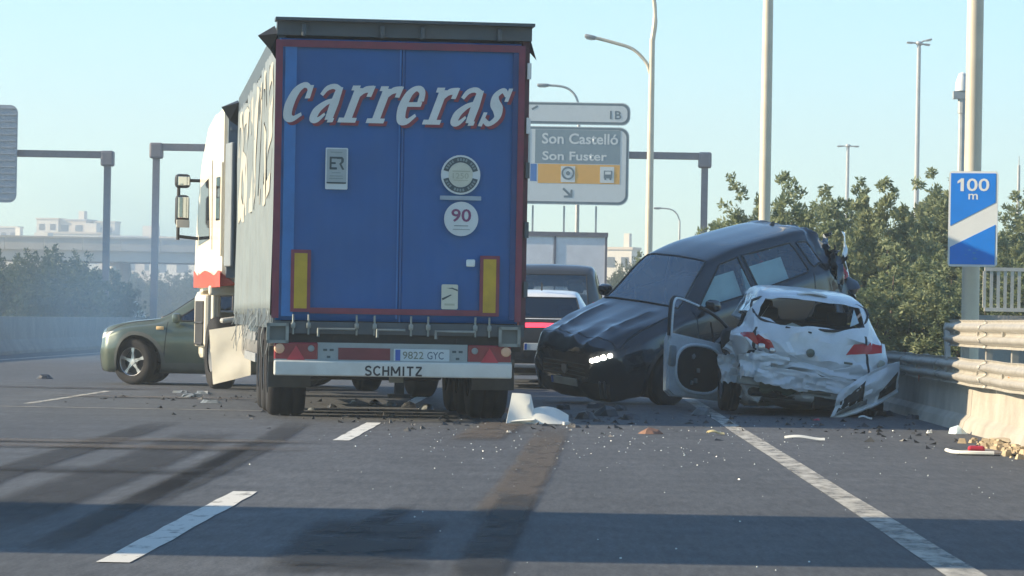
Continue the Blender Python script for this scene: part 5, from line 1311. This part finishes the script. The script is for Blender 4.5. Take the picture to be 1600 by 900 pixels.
x, y = ground(1530, 712); o = empty('lamp_fragment', (x, y, .003), R(-4), 'broken tail lamp shell with white edge and red lens on the hard shoulder', 'debris')
MB().tube(cr([(-.26, .25, .03), (-.20, .08, .02), (-.08, 0, .02), (.12, -.02, .02)], 5), .016, 6).build('white_edge', pw, o, True)
MB().grid(lambda u, v: (-.16 + .5 * u, .02 + .22 * v, .02 + .03 * math.sin(u * 4) * v), 8, 3, .008).build('shell', M('dusty shell', (.20, .17, .14), .7, var=.3), o)
MB().rbox((-.02, .10, .05), (.14, .08, .05), .02).build('red_lens', M('bright red reflector', (.45, .03, .05), .3), o)
strip('scrap_sheet', 1573, 694, .22, .5, .05, M('sandy scrap', (.42, .35, .24), .7, var=.3), 'sandy coloured bent sheet against the parapet', 20)
junk('car_fragment', 505 - 255, 638, .10, dkp, 'small dark lump on the road left of the truck', 60)
junk('car_fragment', 70, 592, .3, dkp, 'dark lump on the far left lane', 61, .4)
for k, (px, py, s_) in enumerate(((300, 622, .35), (330, 630, .28), (285, 614, .25), (318, 616, .3))): junk('car_fragment', px, py, s_, M('grey scrap', (.14, .16, .17), .5), 'flattened grey scrap near the tractor front wheel', 70 + k, .25, group='scrap near the tractor')
junk('car_fragment', 1275, 657, .09, M('bright red reflector', (.45, .03, .05), .3), 'red lamp sliver under the white hatchback', 80, .5)
m = MB(); rn = random.Random(41)
for k in range(420):
    cx_, cy_, sx_, sy_ = ((.6, 38, 1.0, 2.6), (-.4, 35.2, .8, 1.3), (3.3, 34, .6, 2.5), (2.4, 37.5, 1.0, 1.6), (-4.6, 45, .8, 2.2), (-1.4, 37, 1.2, 1.0))[k % 6]
    x = rn.gauss(cx_, sx_); y = rn.gauss(cy_, sy_); s = rn.uniform(.02, .085) ** 1.1
    if x > 3.8 or y < 29: continue
    p = [Vector((rn.uniform(-1, 1), rn.uniform(-.5, .5), 0)) * s for _ in range(3)]; t = Vector((rn.uniform(-.5, .5) * s, rn.uniform(-.3, .3) * s, s * rn.uniform(.2, .8)))
    o_ = Vector((x, y, .004)); m.add([o_ + q for q in p] + [o_ + t], [(0, 1, 2), (0, 1, 3), (1, 2, 3), (2, 0, 3)])
tag(m.build('plastic_shards', dkp, fix=False), 'small dark plastic shards strewn around the wrecks', 'debris', kind='stuff')
# glass crumbs: too many to count
m = MB(); rn = random.Random(77)
for k in range(330):
    if k < 150: x = rn.uniform(-1.2, 3.7); y = 12 + 26 * rn.random() ** .8
    else: x = rn.gauss(.3, 1.2); y = rn.gauss(31, 3.5)
    if y < 11 or x > 3.8: continue
    s = rn.uniform(.003, .009) if rn.random() < .97 else rn.uniform(.010, .016)
    s *= .45 + y / 45
    m.box((x, y, s * .35), (s, s * rn.uniform(.6, 1.6), s * .7), rotm('Z', rn.uniform(0, 180)), .7)
tag(m.build('glass_crumbs', M('glass crumb', (.55, .60, .60), .25, var=.3), fix=False), 'tiny pale crumbs of broken glass scattered over the asphalt', 'glass', kind='stuff')
# ------------------------------------------------------------------ trees
def leafmat(name, col, col2):
    m = bpy.data.materials.new(name); m.use_nodes = True; t = m.node_tree; b = t.nodes['Principled BSDF']; L = t.links
    tc = t.nodes.new('ShaderNodeTexCoord'); nz = t.nodes.new('ShaderNodeTexNoise'); nz.inputs['Scale'].default_value = 1.7; nz.inputs['Detail'].default_value = 3
    L.new(tc.outputs['Object'], nz.inputs['Vector']); oi = t.nodes.new('ShaderNodeObjectInfo')
    ad = t.nodes.new('ShaderNodeMath'); ad.operation = 'MULTIPLY_ADD'; L.new(oi.outputs['Random'], ad.inputs[0]); ad.inputs[1].default_value = .5; L.new(nz.outputs['Fac'], ad.inputs[2])
    mr = t.nodes.new('ShaderNodeMapRange'); mr.inputs[1].default_value = .4; mr.inputs[2].default_value = 1.1; L.new(ad.outputs[0], mr.inputs[0])
    mx = t.nodes.new('ShaderNodeMix'); mx.data_type = 'RGBA'; mx.inputs['A'].default_value = (*col, 1); mx.inputs['B'].default_value = (*col2, 1)
    L.new(mr.outputs[0], mx.inputs['Factor']); L.new(mx.outputs['Result'], b.inputs['Base Color'])
    b.inputs['Roughness'].default_value = .6; b.inputs['Specular IOR Level'].default_value = .3
    tl = t.nodes.new('ShaderNodeBsdfTranslucent'); L.new(mx.outputs['Result'], tl.inputs[0]); ms = t.nodes.new('ShaderNodeMixShader'); ms.inputs[0].default_value = .35
    L.new(b.outputs[0], ms.inputs[1]); L.new(tl.outputs[0], ms.inputs[2]); L.new(ms.outputs[0], t.nodes['Material Output'].inputs[0])
    return m
lf = leafmat('olive foliage', (.12, .165, .085), (.27, .30, .155)); lf2 = leafmat('dark foliage', (.04, .065, .035), (.085, .11, .05))
bark = M('bark', (.12, .09, .065), .9, var=.3, scale=10, bump=.4)
def crown_mesh(seed, h=4.0, r=1.2, leaves=15000, mat=lf, plumes=11, leafsize=.115, pointed=True):
    rn = random.Random(seed); v = []; f = []; axes = []
    for k in range(plumes):
        a = rn.uniform(0, 6.283); d = r * math.sqrt(rn.random()) * .85; hh = h * (1 - .40 * (d / r) ** 1.5) * rn.uniform(.72, 1.0)
        z0 = rn.uniform(.0, .25) * hh; axes.append((d * math.cos(a), d * math.sin(a), z0, hh, rn.uniform(.30, .55), rn.uniform(-.12, .12), rn.uniform(-.12, .12)))
    clumps = []
    for (x, y, z0, z1, w, lx, ly) in axes:
        nc = 26
        for i in range(nc):
            t = (i + rn.random()) / nc; ww = w * (1.0 - .75 * t ** 1.6) if pointed else w * (1 - t ** 4 * .6)
            a = rn.uniform(0, 6.283); clumps.append((x + lx * t * 2 + ww * .9 * math.cos(a), y + ly * t * 2 + ww * .9 * math.sin(a), z0 + (z1 - z0) * t, ww * .38 + .05))
    for k in range(leaves):
        cx, cy, cz, cr_ = clumps[rn.randrange(len(clumps))]
        while True:
            p = Vector((rn.uniform(-1, 1), rn.uniform(-1, 1), rn.uniform(-1, 1)))
            if .2 < p.length < 1: break
        c = Vector((cx, cy, cz)) + p * cr_
        if c.z < .03: c.z = .03 + abs(c.z)
        d = (p.normalized() * .8 + Vector((rn.gauss(0, .6), rn.gauss(0, .6), rn.gauss(.35, .5)))).normalized(); s = d.cross(Vector((rn.gauss(0, 1), rn.gauss(0, 1), rn.gauss(0, 1)))).normalized()
        L_ = leafsize * rn.uniform(.6, 1.25); W__ = L_ * rn.uniform(.28, .42); o = len(v)
        v += [c - d * L_ / 2, c + s * W__ / 2, c + d * L_ / 2, c - s * W__ / 2]; f.append((o, o + 1, o + 2, o + 3))
    me = bpy.data.meshes.new('crown'); me.from_pydata([tuple(q) for q in v], [], f); me.materials.append(mat); me.update()
    m = MB()
    for (x, y, z0, z1, w, lx, ly) in axes:
        m.tube([(x * .15, y * .15, 0), (x * .6, y * .6, z1 * .3), (x + lx * 1.2, y + ly * 1.2, z1 * .75)], [.045, .03, .008], 5)
    tm = m.mesh('trunk', bark, True)
    return me, tm
var = [crown_mesh(100 + k, 4.0, (1.0, 1.25, .9, 1.4, 1.1, .8)[k], mat=lf, plumes=(10, 13, 8, 14, 11, 7)[k]) for k in range(6)]
vard = [crown_mesh(200 + k, 3.6, 2.0, 13000, lf2, 22, .15, False) for k in range(3)]
def tree(nm, x, y, h, mesh, base_h, label, group, rz, wide=1.):
    o = empty(nm, (x, y, -.03), rz, label, 'tree' if 'tree' in nm else 'shrub', group)
    k = h / base_h; o.scale = (k * wide, k * wide, k)
    for n_, me in (('crown', mesh[0]), ('trunk', mesh[1])):
        c = bpy.data.objects.new(n_, me); C.objects.link(c); c.parent = o
    return o
rn = random.Random(9)
prof = [(985, 400), (1020, 375), (1050, 348), (1085, 360), (1110, 352), (1130, 325), (1170, 300), (1212, 262), (1240, 285), (1270, 268), (1305, 245), (1340, 285), (1370, 262), (1400, 280), (1450, 252), (1490, 245), (1530, 262), (1570, 285), (1600, 290), (1650, 280), (1720, 270)]
def top_at(px):
    for (a, b), (c, d) in zip(prof, prof[1:]):
        if a <= px <= c: return b + (d - b) * (px - a) / (c - a)
    return prof[-1][1]
lab = 'upright olive green shrub in the roadside thicket behind the barrier'
grp = 'thicket beyond the right barrier'
for px in range(1130, 1760, 26):                        # front ranks
    Y = rn.uniform(66, 76); p = px + rn.uniform(-9, 9); h = (GZ(top_at(min(p, 1719)), Y, p)) * rn.uniform(.90, 1.16)
    tree('shrub', GX(p, Y), Y, h + .05, var[rn.randrange(6)], 4.05, lab, grp, rn.uniform(0, 6.28), rn.uniform(.85, 1.15))
for px in range(1190, 1760, 45):
    Y = rn.uniform(56, 62); p = px + rn.uniform(-15, 15); h = rn.uniform(1.9, 2.9)
    tree('shrub', GX(p, Y), Y, h, var[rn.randrange(6)], 4.05, 'low leafy shrub at the front of the roadside thicket', 'low shrubs in front of the thicket', rn.uniform(0, 6.28), 1.5)
for px in range(1000, 1200, 19):
    Y = rn.uniform(112, 135); p = px + rn.uniform(-8, 8); h = GZ(top_at(p), Y, p) * rn.uniform(.9, 1.05)
    tree('tree', GX(p, Y), Y, h, var[rn.randrange(6)], 4.05, 'hazy bushy tree farther along the right verge', 'far trees along the right verge', rn.uniform(0, 6.28), rn.uniform(.8, 1.0))
for px, py in ((960, 402), (985, 398), (1005, 385)):
    Y = 210 + rn.uniform(-10, 20); tree('tree', GX(px, Y), Y, GZ(py, Y, px), vard[rn.randrange(3)], 3.6, 'distant pale tree beside the hazy white building', 'distant trees by the building', rn.uniform(0, 6.28), .8)
# left side
for k, (px, py) in enumerate(((-45, 372), (0, 374), (30, 380), (58, 372), (85, 374), (112, 366), (140, 398))):
    Y = rn.uniform(126, 150); tree('tree', GX(px, Y), Y, GZ(py, Y, px), vard[k % 3], 3.6, 'dark broad tree behind the left median barrier', 'dark trees behind the median', rn.uniform(0, 6.28), rn.uniform(.85, 1.05))
for px in range(-70, 160, 28):
    Y = rn.uniform(112, 122); tree('shrub', GX(px, Y), Y, rn.uniform(2.5, 3.2), vard[rn.randrange(3)], 3.6, 'dark low shrub behind the left median barrier', 'dark shrubs behind the median', rn.uniform(0, 6.28), 1.1)
for px in range(150, 330, 26):
    Y = rn.uniform(285, 330); tree('tree', GX(px, Y), Y, GZ(404 + rn.uniform(-4, 10), Y, px), vard[rn.randrange(3)], 3.6, 'blue grey tree seen beneath the far overpass', 'trees beneath the far overpass', rn.uniform(0, 6.28), .9)

# ------------------------------------------------------------------ far overpass and town
conc2 = M('pale concrete', (.56, .50, .42), .9, var=.12, scale=.5)
Yo = 235; ov = empty('overpass', (0, Yo, 0), label='far concrete road overpass with a pale parapet on the left', cat='bridge')
za, zb_ = GZ(404, Yo, 230), GZ(385, Yo, 230); x0, x1 = -75, 1.5
MB().box(((x0 + x1) / 2, 4, za + .2), (x1 - x0, 9, .9)).build('deck', conc2, ov)
n_ = 30
for k in range(n_):
    w = (x1 - x0) / n_; MB().box((x0 + w * (k + .5), -.6, (za + zb_) / 2 + .45), (w - .04, .2, zb_ - za)).build('parapet_panel', conc2, ov)
MB().box(((x0 + x1) / 2, -.62, zb_ + .50), (x1 - x0, .28, .12)).build('coping', conc2, ov)
for px in (175, 430, -160, 700): 
    for yy in (1.5, 6.5): MB().tube([(GX(px, Yo), yy, -.03), (GX(px, Yo), yy, za - .25)], .38, 12).build('pier', conc2, ov, True)
# road sign standing near a light pole on the far left
bwall = [M('town white', (.72, .66, .55), .8, var=.06, scale=.2), M('town cream', (.62, .53, .42), .8, var=.06, scale=.2), M('town grey', (.42, .42, .42), .8, var=.06, scale=.2)]
wnd = M('far window', (.10, .12, .14), .3)
labs = ['white flat roofed apartment block with a rooftop stair box', 'low cream warehouse with a long parapet', 'pale tower block in the haze', 'grey flat roofed block with a white stair box', 'cream low block with banded windows', 'long white shed roofed building', 'small white block', 'hazy low white building beside the box lorry']
B = [(20, 0, 62, 372, 640, 2, 3), (70, 28, 60, 378, 560, 0, 0), (77, 36, 0, 343, 700, 0, 0), (118, 48, 0, 345, 700, 1, 1), (165, 34, 0, 348, 700, 0, 0), (125, 92, 0, 366, 620, 0, 4), (45, 110, 0, 384, 520, 1, 1), (215, 100, 0, 372, 560, 1, 5), (300, 110, 0, 374, 540, 0, 4), (970, 46, 0, 390, 420, 0, 7), (15, 30, 0, 356, 680, 2, 3)]
seen = {}
for i, (px, w_, _, py, Y, mi, li) in enumerate(B):
    if w_ == 0: w_ = 42
    w = w_ * Y / F; h = GZ(py, Y, px); d = w * .8
    l = labs[li]; seen[l] = seen.get(l, 0) + 1
    extra = ['', ' behind another', ' set farther back'][min(seen[l] - 1, 2)]
    o = empty('far_building', (GX(px, Y), Y, 0), R(rn.uniform(-22, -10)), (l + extra), 'building', 'town beyond the overpass')
    MB().box((0, 0, h / 2), (w, d, h)).build('wall', bwall[mi], o)
    MB().box((0, 0, h + .12), (w + .3, d + .3, .3)).build('roof', bwall[(mi + 1) % 3], o)
    if w_ > 40:
        MB().box((w * .2, 0, h + 1.0), (w * .2, d * .3, 1.8)).build('stair_box', bwall[0], o)
    fl = max(1, int(h / 3.0)); nw = max(2, int(w / 3.2))
    for a in range(fl):
        for b in range(nw):
            z = h - 1.5 - 3.0 * a
            if z < h - 7: continue
            MB().box((-w / 2 + w * (b + .5) / nw, -d / 2 - .02, z), (w / nw * .5, .08, 1.2)).build('window', wnd, o)
# pale sign post on the far left seen below the overpass
o = empty('lamp_post', (GX(175, 160), 160, 0), label='pale thick post standing under the far overpass beside the gantry post', cat='post')
MB().tube([(0, 0, 0), (0, 0, GZ(416, 160, 175))], [.16, .13], 10).build('shaft', polemat, o, True); MB().box((0, 0, .03), (.6, .6, .08)).build('base_plate', steel, o)

# ------------------------------------------------------------------ smoke drifting on the left, haze
def vol(name, col, dens, aniso=.2):
    m = bpy.data.materials.new(name); m.use_nodes = True; t = m.node_tree; t.nodes.remove(t.nodes['Principled BSDF'])
    v = t.nodes.new('ShaderNodeVolumePrincipled'); v.inputs['Color'].default_value = (*col, 1); v.inputs['Density'].default_value = dens; v.inputs['Anisotropy'].default_value = aniso
    t.links.new(v.outputs[0], t.nodes['Material Output'].inputs['Volume']); return m, t, v
hm, _, _ = vol('haze air', (.82, .93, 1.0), .0011, .15)
m = MB(); m.box((0, 420, 24), (1400, 960, 52)); h = m.build('haze', hm); tag(h, kind='stuff')
sm, t, v = vol('tyre smoke', (.26, .52, .86), .02, .0)
tc = t.nodes.new('ShaderNodeTexCoord'); nz = t.nodes.new('ShaderNodeTexNoise'); nz.inputs['Scale'].default_value = 1.6; nz.inputs['Detail'].default_value = 2
t.links.new(tc.outputs['Object'], nz.inputs['Vector'])
ln = t.nodes.new('ShaderNodeVectorMath'); ln.operation = 'LENGTH'; t.links.new(tc.outputs['Object'], ln.inputs[0])
fo = t.nodes.new('ShaderNodeMapRange'); fo.inputs[1].default_value = .25; fo.inputs[2].default_value = .95; fo.inputs[3].default_value = 1; fo.inputs[4].default_value = 0; t.links.new(ln.outputs['Value'], fo.inputs[0])
mr = t.nodes.new('ShaderNodeMapRange'); mr.inputs[1].default_value = .35; mr.inputs[2].default_value = .7; mr.inputs[3].default_value = .2; mr.inputs[4].default_value = 1; t.links.new(nz.outputs['Fac'], mr.inputs[0])
mu = t.nodes.new('ShaderNodeMath'); mu.operation = 'MULTIPLY'; t.links.new(fo.outputs[0], mu.inputs[0]); t.links.new(mr.outputs[0], mu.inputs[1])
m2 = t.nodes.new('ShaderNodeMath'); m2.operation = 'MULTIPLY'; m2.inputs[1].default_value = .04; t.links.new(mu.outputs[0], m2.inputs[0]); t.links.new(m2.outputs[0], v.inputs['Density'])
bm = bmesh.new(); bmesh.ops.create_icosphere(bm, subdivisions=3, radius=1); me = bpy.data.meshes.new('smoke'); bm.to_mesh(me); bm.free(); me.materials.append(sm)
s = bpy.data.objects.new('smoke', me); C.objects.link(s); s.location = (-9.2, 76, 1.6); s.scale = (4.6, 14, 3.2); tag(s, 'thin blue smoke drifting low over the left lanes', 'smoke', kind='stuff')
